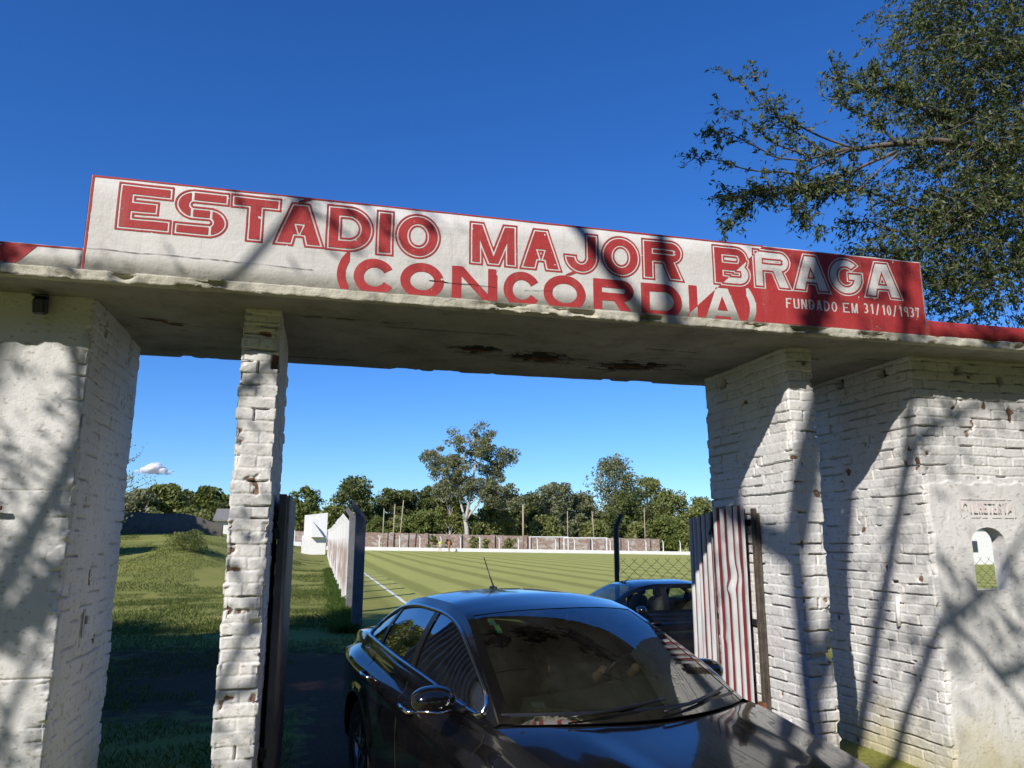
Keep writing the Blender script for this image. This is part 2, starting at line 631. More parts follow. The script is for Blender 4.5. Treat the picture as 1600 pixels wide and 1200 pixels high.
def brick_wall(name, poly, z0, z1, mat, edges, du=.0068, dz=.0058, seed=0, pits=(), hole=None, lean=0.0):
    """poly: ccw outline; edges: per edge dict(relief, plaster(u,z)->0..1)"""
    P = np.array(poly, float)
    n = len(P)
    nrm, uu, ee, pos, dcor = [], [], [], [], []
    EN = []
    for k in range(n):
        d = P[(k + 1) % n] - P[k]
        d /= np.linalg.norm(d)
        EN.append(np.array([d[1], -d[0]]))
    for k in range(n):
        A, B = P[k], P[(k + 1) % n]
        L = np.linalg.norm(B - A)
        vis = edges[k].get('vis', True)
        m = max(2, int(round(L / (du if vis else .06))))
        t = np.arange(m) / m
        pp = A + (B - A) * t[:, None]
        nn = np.repeat(EN[k][None], m, 0)
        nm = EN[k] + EN[k - 1]
        nn[0] = nm / max(.3, nm @ EN[k])
        pos.append(pp)
        nrm.append(nn)
        uu.append(t * L)
        ee.append(np.full(m, k))
        dcor.append(np.minimum(t * L, L - t * L))
    pos, nrm, uu, ee, dcor = map(np.concatenate, (pos, nrm, uu, ee, dcor))
    nz = int((z1 - z0) / dz)
    zz = np.linspace(z0, z1, nz)
    U, Zg = np.meshgrid(uu, zz)
    E = np.broadcast_to(ee, U.shape)
    DC = np.broadcast_to(dcor, U.shape)
    X = np.broadcast_to(pos[:, 0], U.shape)
    Y = np.broadcast_to(pos[:, 1], U.shape)
    relief = np.zeros_like(U)
    plas = np.zeros_like(U)
    for k in range(n):
        mk = E == k
        relief[mk] = edges[k].get('relief', 1.0)
        if 'plaster' in edges[k]:
            plas[mk] = edges[k]['plaster'](U[mk], Zg[mk])
    relief = relief * (1 - plas)
    ch, bl = .0765, .25
    wob = .006 * vnoise(X * 3 + E, Y * 3, Zg * 3, seed + 1) + .004 * vnoise(X * 14, Y * 14, Zg * 14, seed + 2)
    zc = Zg + wob
    course = np.floor(zc / ch)
    cz = zc / ch - course
    hc = hash01(course, E * 0, E * 0, seed + 3)
    off = (course % 2) * .5 + (hc - .5) * .16
    un = (U + wob) / bl + off
    col = np.floor(un)
    cu = un - col
    dzj = np.minimum(cz, 1 - cz) * ch
    duj = np.minimum(cu, 1 - cu) * bl
    hb = hash01(course, col, E, seed + 4)
    hb2 = hash01(course, col, E, seed + 5)
    sharp = np.clip(.55 + .9 * vnoise(X * 1.7, Y * 1.7, Zg * 1.7, seed + 6), .12, 1)
    jz = np.clip((.0085 - dzj) / .0055, 0, 1)
    ju = np.clip((.0075 - duj) / .005, 0, 1)
    h = (hb - .5) * .008 + (hb2 - .5) * .006 * (cz - .5) + (hc - .5) * .012 * np.clip(1 - DC / .20, 0, 1)
    h -= (.0012 + .0062 * sharp) * np.maximum(jz, ju * .8)
    # raked-out joints: short dark slots
    nb = np.where(cz < .5, course - 1, course)
    op = vnoise(U * 6.5 + E * 31, nb * 3.37, U * 0, seed + 7) + .35 * vnoise(X * .9, Y * .9, Zg * .9, seed + 8)
    slot = np.clip((op - .26) / .10, 0, 1) * np.clip((.0062 - dzj) / .0022, 0, 1)
    vo = hash01(course, np.round(un), E, seed + 9)
    slot = np.maximum(slot, (vo > .80) * np.clip((.0065 - duj) / .003, 0, 1))
    h -= .040 * slot
    h *= relief
    bare = .30 * slot * relief
    h += plas * .010
    h += .005 * fbm(X * 2.1, Y * 2.1, Zg * 2.1, seed + 10, 2) + (.0030 * fbm(X * 13, Y * 13, Zg * 13, seed + 11, 3) + .0022 * fbm(X * 46, Y * 46, Zg * 46, seed + 16, 2)) * (.4 + .6 * relief)
    # small spalls
    sp = fbm(X * 8, Y * 8, Zg * 8, seed + 12, 3)
    spk = np.clip((sp - .43) / .05, 0, 1)
    h -= .010 * spk * np.maximum(relief, .25)
    bare = np.maximum(bare, .75 * np.clip((sp - .475) / .03, 0, 1) * np.maximum(relief, .3))
    # worn arrises
    ch_ = np.clip(1 - DC / .014, 0, 1)
    h -= .004 * ch_ ** 2
    cn = fbm(X * 5, Y * 5, Zg * 7, seed + 13, 3)
    chip = np.clip((cn - .17) / .08, 0, 1) * np.clip(1 - DC / .045, 0, 1)
    h -= .026 * chip
    for (ek, u0, u1, za, zb, dep, br) in pits:
        mk = (E == ek) if ek is not None else np.ones_like(E, bool)
        w1 = .18 * vnoise(U * 22, Zg * 22, U * 0, seed + 20)
        q = np.maximum(np.abs((U - (u0 + u1) / 2) / ((u1 - u0) / 2)), np.abs((Zg - (za + zb) / 2) / ((zb - za) / 2))) + w1
        f = np.clip((1.05 - q) / .22, 0, 1) * mk
        h -= dep * f
        bare = np.maximum(bare, br * f)
    NX = np.broadcast_to(nrm[:, 0], U.shape)
    NY = np.broadcast_to(nrm[:, 1], U.shape)
    VX, VY, VZ = X + NX * h, Y + NY * h, Zg.copy()
    m = len(uu)
    a = np.arange(nz - 1)[:, None] * m
    b = np.arange(m)[None, :]
    b1 = (b + 1) % m
    Q = np.stack([a + b, a + b1, a + m + b1, a + m + b], -1)
    if hole is not None:
        pl = np.array(hole['outline'])          # ccw in (x, z)
        nxt = np.roll(pl, -1, 0)

        def sd(px, pz):
            best = np.full(px.shape, 1e9)
            bx, bz = px.copy(), pz.copy()
            ins = np.zeros(px.shape, bool)
            for (ax, az), (cx_, cz_) in zip(pl, nxt):
                ex, ez = cx_ - ax, cz_ - az
                t = np.clip(((px - ax) * ex + (pz - az) * ez) / (ex * ex + ez * ez), 0, 1)
                qx, qz = ax + ex * t, az + ez * t
                d = np.hypot(px - qx, pz - qz)
                u_ = d < best
                best = np.where(u_, d, best)
                bx, bz = np.where(u_, qx, bx), np.where(u_, qz, bz)
                c = ((az > pz) != (cz_ > pz)) & (px < (cx_ - ax) * (pz - az) / (cz_ - az + 1e-12) + ax)
                ins ^= c
            return ins, best, bx, bz
        ins, dist, bx, bz = sd(VX, VZ)
        mk = np.isin(E, hole['edges'])
        ins &= mk
        insf = ins.ravel()
        kill = insf[Q].all(-1)
        VX = np.where(ins & (dist < .014), bx, VX)
        VZ = np.where(ins & (dist < .014), bz, VZ)
        Q = Q[~kill]
    V = np.stack([VX, VY, VZ], -1).reshape(-1, 3)
    Fs = [Q.reshape(-1, 4)]
    Fs.append((np.arange(m) + (nz - 1) * m).reshape(1, -1))
    o = mesh_obj(name, V, Fs, mat, None, True, attr={'bare': bare.ravel()})
    return o


none = dict(vis=False, relief=0)
full = dict(relief=1.0)
XL, XP1, XP2, XR1, XR2, XB = -1.387, -.519, -.282, 3.424, 3.654, 4.56

pl_l = lambda u, z: np.clip(1.0 - .55 * sstep(.12, .0, 3.615 - u), 0, 1)
w_left = brick_wall('gate_wall', [(-5.0, Y0), (XL, Y0), (XL, Y1), (-1.65, Y1), (-1.65, 5.28), (-5.0, 5.28)], -.1, 3.26, M['plaster'],
                    [dict(relief=1.0, plaster=pl_l), dict(relief=.62), none, none, none, none], seed=3,
                    pits=[(1, .51, .575, 1.50, 1.60, .014, 1.0), (1, .43, .47, 1.14, 1.33, .05, .6), (1, .76, .83, 1.11, 1.17, .012, 1.0),
                          (1, .26, .31, 3.08, 3.20, .09, .8), (1, .93, .965, 3.02, 3.20, .03, .9), (1, .58, .61, 1.58, 1.64, .012, 1.0),
                          (0, -9, 9, 1.020, 1.030, .010, .2), (0, -9, 9, 2.06, 2.066, .006, .1)])
tag(w_left, 'thick white plastered wall at the left end with peeling inner side', 'wall')

pier_s = brick_wall('brick_pier', [(XP1, Y0), (XP2, Y0), (XP2, Y1), (XP1, Y1)], -.1, 3.26, M['wall'],
                    [full, full, dict(relief=1), full], du=.006, seed=21,
                    pits=[(0, .19, .27, 2.86, 2.96, .05, .9), (1, -.03, .06, 2.84, 2.98, .05, .9), (0, .16, .26, 1.22, 1.32, .03, .2),
                          (0, -.1, .5, 3.085, 3.095, .02, .4), (0, -.1, .5, 3.165, 3.172, .015, .3)])
tag(pier_s, 'slender white brick pier between the footpath opening and the drive', 'pier')

pier_r = brick_wall('brick_pier', [(XR1, Y0), (XR2, Y0), (XR2, Y1), (XR1, Y1)], -.1, 3.26, M['wall'],
                    [full, full, dict(relief=1), full], seed=35,
                    pits=[(0, -.05, .29, .955, 1.0, .04, .3), (3, 1.15, 1.4, .965, .99, .03, .3), (1, -.05, .10, .94, 1.02, .06, .2), (0, .17, .3, .93, 1.04, .05, .2),
                          (3, .28, .38, 3.10, 3.19, .10, .9), (3, .62, .70, 2.9, 2.94, .04, .9),
                          (0, .05, .17, 1.29, 1.306, .03, .3)])
tag(pier_r, 'white brick pier with a broken course, to the right of the car', 'pier')

# ticket booth with an arched hatch
an = np.linspace(0, pi, 13)
hx0, hx1, hz0, hzs = 4.945, 5.265, 1.415, 1.775
hout = [(hx0, hz0), (hx1, hz0)] + [((hx0 + hx1) / 2 + (hx1 - hx0) / 2 * cos(t), hzs + .115 * sin(t)) for t in an]
pl_b = lambda u, z: sstep(2.245, 2.225, z + .01 * np.sin(u * 19) + .006 * np.sin(u * 47)) * sstep(.015, .05, u + .012 * np.sin(z * 13))
booth = brick_wall('ticket_booth', [(XB, Y0), (7.2, Y0), (7.2, 5.115), (4.8, 5.115), (4.8, Y1 + .03), (XB, Y1 + .03)], -.1, 3.26, M['wall'],
                   [dict(relief=1, plaster=pl_b), none, dict(relief=.4), none, dict(relief=.5, vis=False), full], seed=52, hole=dict(outline=hout, edges=[0, 2]),
                   pits=[(5, .93, 1.02, 3.13, 3.22, .11, .9), (5, .39, .48, 3.14, 3.23, .11, .9), (0, .42, .52, 3.11, 3.19, .09, .4),
                         (0, .83, .93, 3.06, 3.13, .12, .3), (5, .86, .94, 1.45, 1.475, .03, 1.0), (0, .63, .70, 1.505, 1.545, .008, 1.0), (5, .33, .37, 2.3, 2.315, .03, .8),
                         (5, .99, 1.05, .86, .875, .03, .8), (5, .5, .58, .62, .64, .03, .8)])
tag(booth, 'white brick ticket booth with an arched hatch, at the right end', 'ticket booth')
ro = np.array(hout)
rv = MB()
ring = []
for yv, gr in ((Y0 - .012, .004), (5.03, 0), (5.08, .006), (5.118, .010)):
    c0 = ro.mean(0)
    w_ = np.array([[.006 * mnoise.noise((x * 20, yv * 30, z * 20)), .006 * mnoise.noise((x * 20 + 9, yv * 30, z * 20))] for x, z in ro])
    p = c0 + (ro - c0) * (1 + gr) + w_
    ring.append(np.stack([p[:, 0], np.full(len(p), yv), p[:, 1]], -1))
ring = np.array(ring)
ring = np.concatenate([ring, ring[:, :1]], 1)
rv.grid(ring, flip=True)
rv.build('hatch_reveal', M['wall'], booth, smooth=True)

# faint painted BILHETERIA over the hatch (the lettering comes from the sign code below)


def loft_x(name, prof, x0, x1, step, mat, parent=None, disp=None, seed=0, extra=None):
    """closed (y,z) profile swept along X; disp(X,Y,Z,k)->offset along profile normal"""
    prof = np.array(prof, float)
    k = len(prof)
    nx = int((x1 - x0) / step) + 1
    xs = np.linspace(x0, x1, nx)
    d = np.roll(prof, -1, 0) - np.roll(prof, 1, 0)
    nr = np.stack([d[:, 1], -d[:, 0]], -1)
    nr /= np.linalg.norm(nr, axis=1, keepdims=True)
    X = np.repeat(xs[:, None], k, 1)
    Y = np.repeat(prof[None, :, 0], nx, 0)
    Z = np.repeat(prof[None, :, 1], nx, 0)
    h, bare = disp(X, Y, Z)
    V = np.stack([X, Y + h * nr[:, 0], Z + h * nr[:, 1]], -1).reshape(-1, 3)
    a = np.arange(nx - 1)[:, None] * k
    b = np.arange(k)[None, :]
    b1 = (b + 1) % k
    Q = np.stack([a + b, a + k + b, a + k + b1, a + b1], -1).reshape(-1, 4)
    caps = [np.arange(k).reshape(1, -1), (np.arange(k)[::-1] + (nx - 1) * k).reshape(1, -1)]
    mi = np.zeros(len(Q) + 2, int)
    if extra is not None:
        cen = V[Q].mean(1)
        mi[:len(Q)] = extra(cen)
    return mesh_obj(name, V, [Q] + caps, mat, parent, True, attr={'bare': bare.ravel()}, mat_idx=mi)


def dense(pts, st):
    out = []
    for (a, b), s_ in zip(zip(pts, pts[1:] + pts[:1]), st):
        L = math.dist(a, b)
        m = max(1, int(L / s_))
        out += [(a[0] + (b[0] - a[0]) * i / m, a[1] + (b[1] - a[1]) * i / m) for i in range(m)]
    return out


canopy = empty('gate_canopy', (1.5, 5.6, Z_S), label='long concrete canopy slab bridging the walls and piers over the gateway', cat='canopy')


def slab_disp(X, Y, Z):
    front = np.clip(1 - (Y - Y_SLAB0) / .05, 0, 1)
    h = .012 * fbm(X * 1.2, Y * 1.6, Z, 71, 3) + .004 * fbm(X * 9, Y * 9, Z * 9, 72, 3)
    c = fbm(X * 6, Y * 6, Z * 14, 73, 4)
    h = h - front * (.028 * np.clip((c - .05) / .2, 0, 1) + .016 * fbm(X * 18, Y * 20, Z * 25, 74, 3))
    back = np.clip(1 - (Y_SLAB1 - Y) / .05, 0, 1)
    h = h - back * .03 * np.clip((fbm(X * 4, Y, Z * 9, 75, 4) - .12) / .2, 0, 1)
    top = Z > Z_F - .01
    h = np.where(top, h * .4 - .004, h)
    bare = np.zeros_like(h)
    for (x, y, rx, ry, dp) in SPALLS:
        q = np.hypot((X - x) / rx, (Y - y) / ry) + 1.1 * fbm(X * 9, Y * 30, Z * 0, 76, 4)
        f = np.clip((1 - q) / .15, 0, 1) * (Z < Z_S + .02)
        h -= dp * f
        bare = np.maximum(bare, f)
    return h, bare


SPALLS = [(1.15, 5.69, .20, .15, .02), (1.72, 5.86, .30, .19, .025), (2.5, 5.95, .32, .16, .02), (2.78, 5.84, .18, .07, .02), (-1.13, 5.41, .09, .018, .012),
          (-1.0, 5.5, .06, .015, .012), (.1, 5.1, .3, .012, .012), (.9, 5.2, .4, .010, .010), (2.6, 5.35, .25, .012, .01), (3.0, 5.95, .12, .02, .02), (-.1, 6.3, .3, .015, .012), (3.9, 5.3, .2, .012, .012), (4.4, 5.2, .15, .012, .012)]
prof = dense([(Y_SLAB0, Z_S), (Y_SLAB1, Z_S), (Y_SLAB1, Z_F + .03), (Y_SLAB0 + .3, Z_F), (Y_SLAB0, Z_F)], [.018, .02, .3, .06, .012])


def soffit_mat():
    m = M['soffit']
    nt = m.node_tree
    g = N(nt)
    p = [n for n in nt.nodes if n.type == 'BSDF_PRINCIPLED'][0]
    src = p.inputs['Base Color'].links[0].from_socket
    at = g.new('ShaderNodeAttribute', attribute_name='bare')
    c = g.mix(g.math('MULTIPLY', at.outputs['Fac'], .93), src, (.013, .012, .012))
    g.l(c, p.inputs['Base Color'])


soffit_mat()
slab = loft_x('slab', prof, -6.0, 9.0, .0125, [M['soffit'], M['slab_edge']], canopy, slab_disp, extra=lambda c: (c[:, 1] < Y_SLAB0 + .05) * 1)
slab.location = -canopy.location
for (x, y, l, dx) in ((1.15, 5.69, .22, .02), (1.12, 5.70, .16, -.01), (1.70, 5.87, .34, .02), (1.74, 5.84, .26, -.03), (2.46, 5.96, .34, -.02), (2.58, 5.93, .24, .03), (2.75, 5.87, .16, 0), (-1.12, 5.42, .14, .02), (-1.03, 5.5, .12, .03)):
    MB().tube([(x - l / 2, y - dx, Z_S + .001), (x, y, Z_S - .004), (x + l / 2, y + dx, Z_S + .002)], .0045, 6).build('exposed_rebar', M['rust'], canopy).location = -canopy.location

# ---- sign wall on the slab
YS = Y_SLAB0 + .025
KS = YS / Y_SLAB0
SX0, SX1 = -1.385 * KS, 4.425 * KS
SZ0 = Z_F + .004
SZ1 = CAM_H + (Z_T - CAM_H) * KS


def sign_disp(X, Y, Z):
    top = (Z > SZ1 - .02)
    h = np.where(top & (Y > YS + .001), -.004 + .009 * fbm(X * 5, Y * 5, 0 * Z, 81, 4) - .014 * np.clip((fbm(X * 2.3, Y * 3, 0 * Z, 82, 3) - .22) / .12, 0, 1), 0.0)
    return h, np.zeros_like(h)


sign = empty('sign_wall', ((SX0 + SX1) / 2, YS + .07, SZ0), label='white parapet wall with the big red painted stadium name', cat='sign')
sp = dense([(YS, SZ0), (YS + .14, SZ0), (YS + .14, SZ1), (YS + .006, SZ1), (YS, SZ1 - .006)], [.2, .1, .03, .2, .1])
pan = loft_x('panel', sp, SX0, SX1, .02, M['sign_white'], sign, sign_disp)
pan.location = -sign.location
zpl = CAM_H + (3.438 - CAM_H) * KS
zpr = CAM_H + (3.432 - CAM_H) * KS
for nm, xa, xb, zt, cx in (('left', -7.0, SX0 - .003, zpl, M['sign_white']), ('right', SX1 + .003, 10.0, zpr, M['sign_red'])):
    pp = dense([(YS, SZ0), (YS + .13, SZ0), (YS + .13, zt), (YS + .006, zt), (YS, zt - .006)], [.2, .1, .03, .2, .1])

    def pd(X, Y, Z, zt=zt):
        h = np.where((Z > zt - .02) & (Y > YS + .001), -.003 + .007 * fbm(X * 5, Y * 5, 0 * Z, 84, 4), 0.)
        return h, np.zeros_like(h)
    q = loft_x('parapet', pp, xa, xb, .025, cx, sign, pd)
    q.location = -sign.location
    q['label'] = 'low white parapet with red diagonal stripes' if nm == 'left' else 'low red painted parapet'


# ---- lettering: implicit glyphs traced into one mesh
class G2:
    def __init__(s, X, Z):
        s.X, s.Z = X, Z

    def box(s, x0, x1, z0, z1):
        return np.maximum(np.maximum(x0 - s.X, s.X - x1), np.maximum(z0 - s.Z, s.Z - z1))

    def poly(s, *pts):
        pts = np.array(pts, float)
        a = 0
        for i in range(len(pts)):
            j = (i + 1) % len(pts)
            a += pts[i, 0] * pts[j, 1] - pts[j, 0] * pts[i, 1]
        if a < 0:
            pts = pts[::-1]
        f = None
        for i in range(len(pts)):
            p, q = pts[i], pts[(i + 1) % len(pts)]
            d = (q - p) / np.linalg.norm(q - p)
            e = (s.X - p[0]) * d[1] - (s.Z - p[1]) * d[0]
            f = e if f is None else np.maximum(f, e)
        return f

    def ell(s, cx, cz, rx, rz):
        dx, dz = s.X - cx, s.Z - cz
        k0 = np.sqrt((dx / rx) ** 2 + (dz / rz) ** 2)
        k1 = np.sqrt((dx / rx ** 2) ** 2 + (dz / rz ** 2) ** 2) + 1e-9
        return k0 * (k0 - 1) / k1

    def ring(s, cx, cz, rx, rz, tx, tz):
        return np.maximum(s.ell(cx, cz, rx, rz), -s.ell(cx, cz, rx - tx, rz - tz))

    def D(s, x0, x1, z0, z1, tv, th):
        xm = x1 - min((z1 - z0) * .525, (x1 - x0) * .62)

        def shape(a, b, c, d):
            rz = (d - c) / 2
            rx = max(b - xm, .003)
            return np.minimum(s.box(a, xm, c, d), np.maximum(s.ell(xm, (c + d) / 2, rx, rz), a - s.X))
        return np.maximum(shape(x0, x1, z0, z1), -shape(x0 + tv, x1 - tv, z0 + th, z1 - th))

    def glyph(s, ch, x0, x1, z0, z1, tv, th):
        H, W = z1 - z0, x1 - x0
        cx, cz = (x0 + x1) / 2, (z0 + z1) / 2
        mn = np.minimum
        mx = np.maximum
        if ch == 'I':
            return s.box(x0, x1, z0, z1)
        if ch in 'EF':
            f = mn(s.box(x0, x0 + tv, z0, z1), s.box(x0, x1, z1 - th, z1))
            f = mn(f, s.box(x0, x0 + W * .76, cz - th / 2, cz + th / 2))
            return mn(f, s.box(x0, x1, z0, z0 + th)) if ch == 'E' else f
        if ch == 'T':
            return mn(s.box(x0, x1, z1 - th, z1), s.box(cx - tv / 2, cx + tv / 2, z0, z1))
        if ch == 'L':
            return mn(s.box(x0, x0 + tv, z0, z1), s.box(x0, x1, z0, z0 + th))
        if ch == 'H':
            return mn(mn(s.box(x0, x0 + tv, z0, z1), s.box(x1 - tv, x1, z0, z1)), s.box(x0, x1, cz - th / 2, cz + th / 2))
        if ch in 'O0':
            return s.ring(cx, cz, W / 2, H / 2, tv, th)
        if ch == 'D':
            return s.D(x0, x1, z0, z1, tv, th)
        if ch in 'RB':
            m_ = z0 + H * (.40 if ch == 'R' else .47)
            f = mn(s.box(x0, x0 + tv, z0, z1), s.D(x0, x1 - (0.03 * W if ch == 'B' else 0), m_ - (0 if ch == 'R' else th * .5 - .01 * H), z1, tv, th))
            if ch == 'B':
                return mn(f, s.D(x0, x1, z0, m_ + th * .5, tv, th))
            lx = x0 + W * .42
            return mn(f, s.poly((lx, m_ + th * .6), (lx + tv * 1.15, m_ + th * .6), (x1 + .02 * W, z0), (x1 + .02 * W - tv * 1.25, z0)))
        if ch == 'P':
            return mn(s.box(x0, x0 + tv, z0, z1), s.D(x0, x1, z0 + H * .4, z1, tv, th))
        if ch == 'A':
            tw = min(W * .36, tv * 1.5)
            sl = (W - tw) / 2
            out = s.poly((x0, z0), (x1, z0), (cx + tw / 2, z1), (cx - tw / 2, z1))
            k = tv * 1.12
            zb = z0 + H * .20
            notch = s.poly((x0 + k, z0 - .1 * H), (x1 - k, z0 - .1 * H), (x1 - k - sl * (zb - z0) / H, zb), (x0 + k + sl * (zb - z0) / H, zb))
            za = zb + th * .78
            xa0 = x0 + k + sl * (za - z0) / H
            hole = s.poly((xa0, za), (2 * cx - xa0, za), (cx, min(z1 - th * .55, za + (cx - xa0) * H / max(sl, 1e-4))))
            return mx(mx(out, -notch), -hole)
        if ch == 'M':
            f = mn(s.box(x0, x0 + tv, z0, z1), s.box(x1 - tv, x1, z0, z1))
            k = tv * 1.1
            zb = z0 - H * .0
            f = mn(f, s.poly((x0, z1), (x0 + k, z1), (cx + k * .45, zb), (cx - k * .45, zb)))
            return mn(f, s.poly((x1, z1), (x1 - k, z1), (cx - k * .45, zb), (cx + k * .45, zb)))
        if ch == 'N':
            f = mn(s.box(x0, x0 + tv, z0, z1), s.box(x1 - tv, x1, z0, z1))
            return mn(f, s.poly((x0, z1), (x0 + tv * 1.15, z1), (x1, z0), (x1 - tv * 1.15, z0)))
        if ch == 'U':
            rz = min(W / 2, H * .5)
            f = mn(s.box(x0, x0 + tv, z0 + rz - .02, z1), s.box(x1 - tv, x1, z0 + rz - .02, z1))
            return mn(f, mx(s.ring(cx, z0 + rz, W / 2, rz, tv, th), s.Z - z0 - rz))
        if ch == 'J':
            rz = H * .42
            f = s.box(x1 - tv, x1, z0 + rz - .026, z1)
            return mn(f, mx(s.ring(cx, z0 + rz, W / 2, rz, tv, th), s.Z - z0 - rz - .012))
        if ch == 'S':
            hz = th / 2
            r = (H - th) / 4
            ro_, ri = r + hz, max(r - hz, .002)
            xl, xr = x0 + ro_ * 1.15, x1 - ro_ * 1.15
            f = s.box(xl - .026, x1, z1 - th, z1)
            f = mn(f, s.box(xl - .026, xr + .026, cz - hz, cz + hz))
            f = mn(f, s.box(x0, xr + .026, z0, z0 + th))
            f = mn(f, mx(s.ring(xl, z1 - ro_, ro_ * 1.15, ro_, ro_ * 1.15 - ri * 1.3, ro_ - ri), s.X - xl))
            return mn(f, mx(s.ring(xr, z0 + ro_, ro_ * 1.15, ro_, ro_ * 1.15 - ri * 1.3, ro_ - ri), xr - s.X))
        if ch in 'CG':
            f = s.ring(cx, cz, W / 2, H / 2, tv, th)
            if ch == 'C':
                return mx(f, -s.poly((cx + W * .05, cz), (cx + W, cz + H * .62), (cx + W, cz - H * .62)))
            f = mx(f, -s.poly((cx, cz + H * .02), (cx + W, cz + H * .72), (cx + W, cz + H * .02)))
            return mn(f, mx(s.box(cx + W * .02, x1, cz - th * .45, cz + th * .5), s.ell(cx, cz, W / 2 + .004, H * .62)))
        if ch == '1':
            return mn(s.box(cx, cx + tv, z0, z1), s.poly((cx, z1), (cx + tv, z1), (cx - W * .2, z1 - H * .3), (cx - W * .34, z1 - H * .3)))
        if ch == '3':
            r1 = H / 4 + th / 4
            f = mx(s.ring(cx - W * .1, z1 - r1, W * .6, r1, tv, th), x0 + W * .1 - s.X)
            f = mn(f, mx(s.ring(cx - W * .1, z0 + r1, W * .6, r1, tv, th), x0 + W * .1 - s.X))
            return mx(f, -s.box(x0 - 1, cx - W * .12, cz - H * .26, cz + H * .26))
        if ch == '9':
            r1 = H * .30
            f = s.ring(cx, z1 - r1, W / 2, r1, tv, th)
            return mn(f, s.box(x1 - tv, x1, z0, z1 - r1))
        if ch == '7':
            return mn(s.box(x0, x1, z1 - th, z1), s.poly((x1 - tv, z1), (x1, z1), (cx + tv * .3, z0), (cx - tv * .7, z0)))
        if ch == '/':
            return s.poly((x0, z0 - H * .08), (x0 + tv, z0 - H * .08), (x1, z1 + H * .05), (x1 - tv, z1 + H * .05))
        if ch == '(':
            return mx(mx(s.ring(x0 + H * 1.0, cz, H * 1.0, H * .85, tv, tv), s.X - x1), s.box(x0 - 1, x1, z0, z1))
        if ch == ')':
            return mx(mx(s.ring(x1 - H * 1.0, cz, H * 1.0, H * .85, tv, tv), x0 - s.X), s.box(x0, x1 + 1, z0, z1))
        return s.box(x0, x1, z0, z1)


def region_mesh(F, xs, zs, plane_y):
    """faces where F<0 on the grid, as a flat mesh in the plane y=plane_y"""
    ins = F < 0
    V, Q, Pn = [], [], []
    a, b, c, d = ins[:-1, :-1], ins[:-1, 1:], ins[1:, 1:], ins[1:, :-1]
    s = a.astype(int) + b + c + d
    n = 0
    for r in range(s.shape[0]):
        fullc = np.concatenate([[0], (s[r] == 4).astype(int), [0]])
        df = np.diff(fullc)
        for st, en in zip(np.where(df == 1)[0], np.where(df == -1)[0]):
            V += [(xs[st], plane_y, zs[r]), (xs[en], plane_y, zs[r]), (xs[en], plane_y, zs[r + 1]), (xs[st], plane_y, zs[r + 1])]
            Q.append((n, n + 1, n + 2, n + 3))
            n += 4
    rr, cc = np.where((s > 0) & (s < 4))
    T = {}
    for r, k in zip(rr, cc):
        cs = ((r, k), (r, k + 1), (r + 1, k + 1), (r + 1, k))
        poly = []
        for i in range(4):
            p, q = cs[i], cs[(i + 1) % 4]
            fp, fq = F[p], F[q]
            if fp < 0:
                poly.append((xs[p[1]], zs[p[0]]))
            if (fp < 0) != (fq < 0):
                t = fp / (fp - fq)
                poly.append((xs[p[1]] + (xs[q[1]] - xs[p[1]]) * t, zs[p[0]] + (zs[q[0]] - zs[p[0]]) * t))
        if len(poly) >= 3:
            T.setdefault(len(poly), []).append([n + i for i in range(len(poly))])
            V += [(x, plane_y, z) for x, z in poly]
            n += len(poly)
    Fs = [np.array(Q)] if Q else []
    Fs += [np.array(v) for v in T.values()]
    return np.array(V), Fs


HS = .003
xs = np.arange(SX0 + .002, SX1 - .001, HS)
zs = np.arange(SZ0 + .003, SZ1 - .003, HS)
Xg, Zg_ = np.meshgrid(xs, zs)
Xn = Xg / KS
Zn = CAM_H + (Zg_ - CAM_H) / KS
wv = .0026 * fbm(Xn * 9, Zn * 9, 0 * Xn, 91, 3)
g2 = G2(Xn + wv, Zn + .0026 * fbm(Xn * 9, Zn * 9, 0 * Xn + 5, 92, 2))
BIG = 1e3
ink = np.full(Xn.shape, BIG)


def stamp(dst, ch, x0, x1, z0, z1, tv, th, inline=None, pad=.03, post=None):
    """evaluate a glyph only near its box"""
    ii = np.where((xs / KS > x0 - pad) & (xs / KS < x1 + pad))[0]
    if len(ii) == 0:
        return
    sl = (slice(None), slice(ii[0], ii[-1] + 1))
    gg = G2(g2.X[sl], g2.Z[sl])
    f = ch(gg) if callable(ch) else gg.glyph(ch, x0, x1, z0, z1, tv, th)
    if inline:
        t, gp = inline
        f = np.minimum(np.maximum(f, -(f + t)), f + t + gp)
    dst[sl] = np.minimum(dst[sl], f)


OUT = (.0105, .0105)
row1 = [('E', -1.236, -.930, .098), ('S', -.922, -.613, .095), ('T', -.608, -.308, .104), ('A', -.352, -.036, .105), ('D', -.036, .263, .098), ('I', .274, .389, .1),
        ('O', .396, .692, .098), ('M', .880, 1.207, .092), ('A', 1.216, 1.521, .105), ('J', 1.526, 1.781, .099), ('O', 1.797, 2.089, .098), ('R', 2.098, 2.416, .098),
        ('B', 2.640, 2.943, .098), ('R', 2.962, 3.276, .098), ('A', 3.274, 3.609, .105), ('G', 3.585, 3.893, .098), ('A', 3.880, 4.236, .105)]
for k, (ch, xa, xb, t) in enumerate(row1):
    zb0 = 3.566 - .018 * math.exp(-((xa - 1.2) / 1.3) ** 2)
    zt0 = 3.868 - .022 * math.exp(-((xa - 1.3) / .9) ** 2)
    if k == 3:
        zt0 -= .014
    th = .091 if ch in 'ES' else .09
    if ch == 'S':
        th = .088
    stamp(ink, ch, xa, xb, zb0, zt0, t, th, OUT)
stamp(ink, lambda g: g.poly((-.215, 3.857), (-.175, 3.857), (-.125, 3.880), (-.17, 3.880)), -.25, -.1, 0, 0, 0, 0)
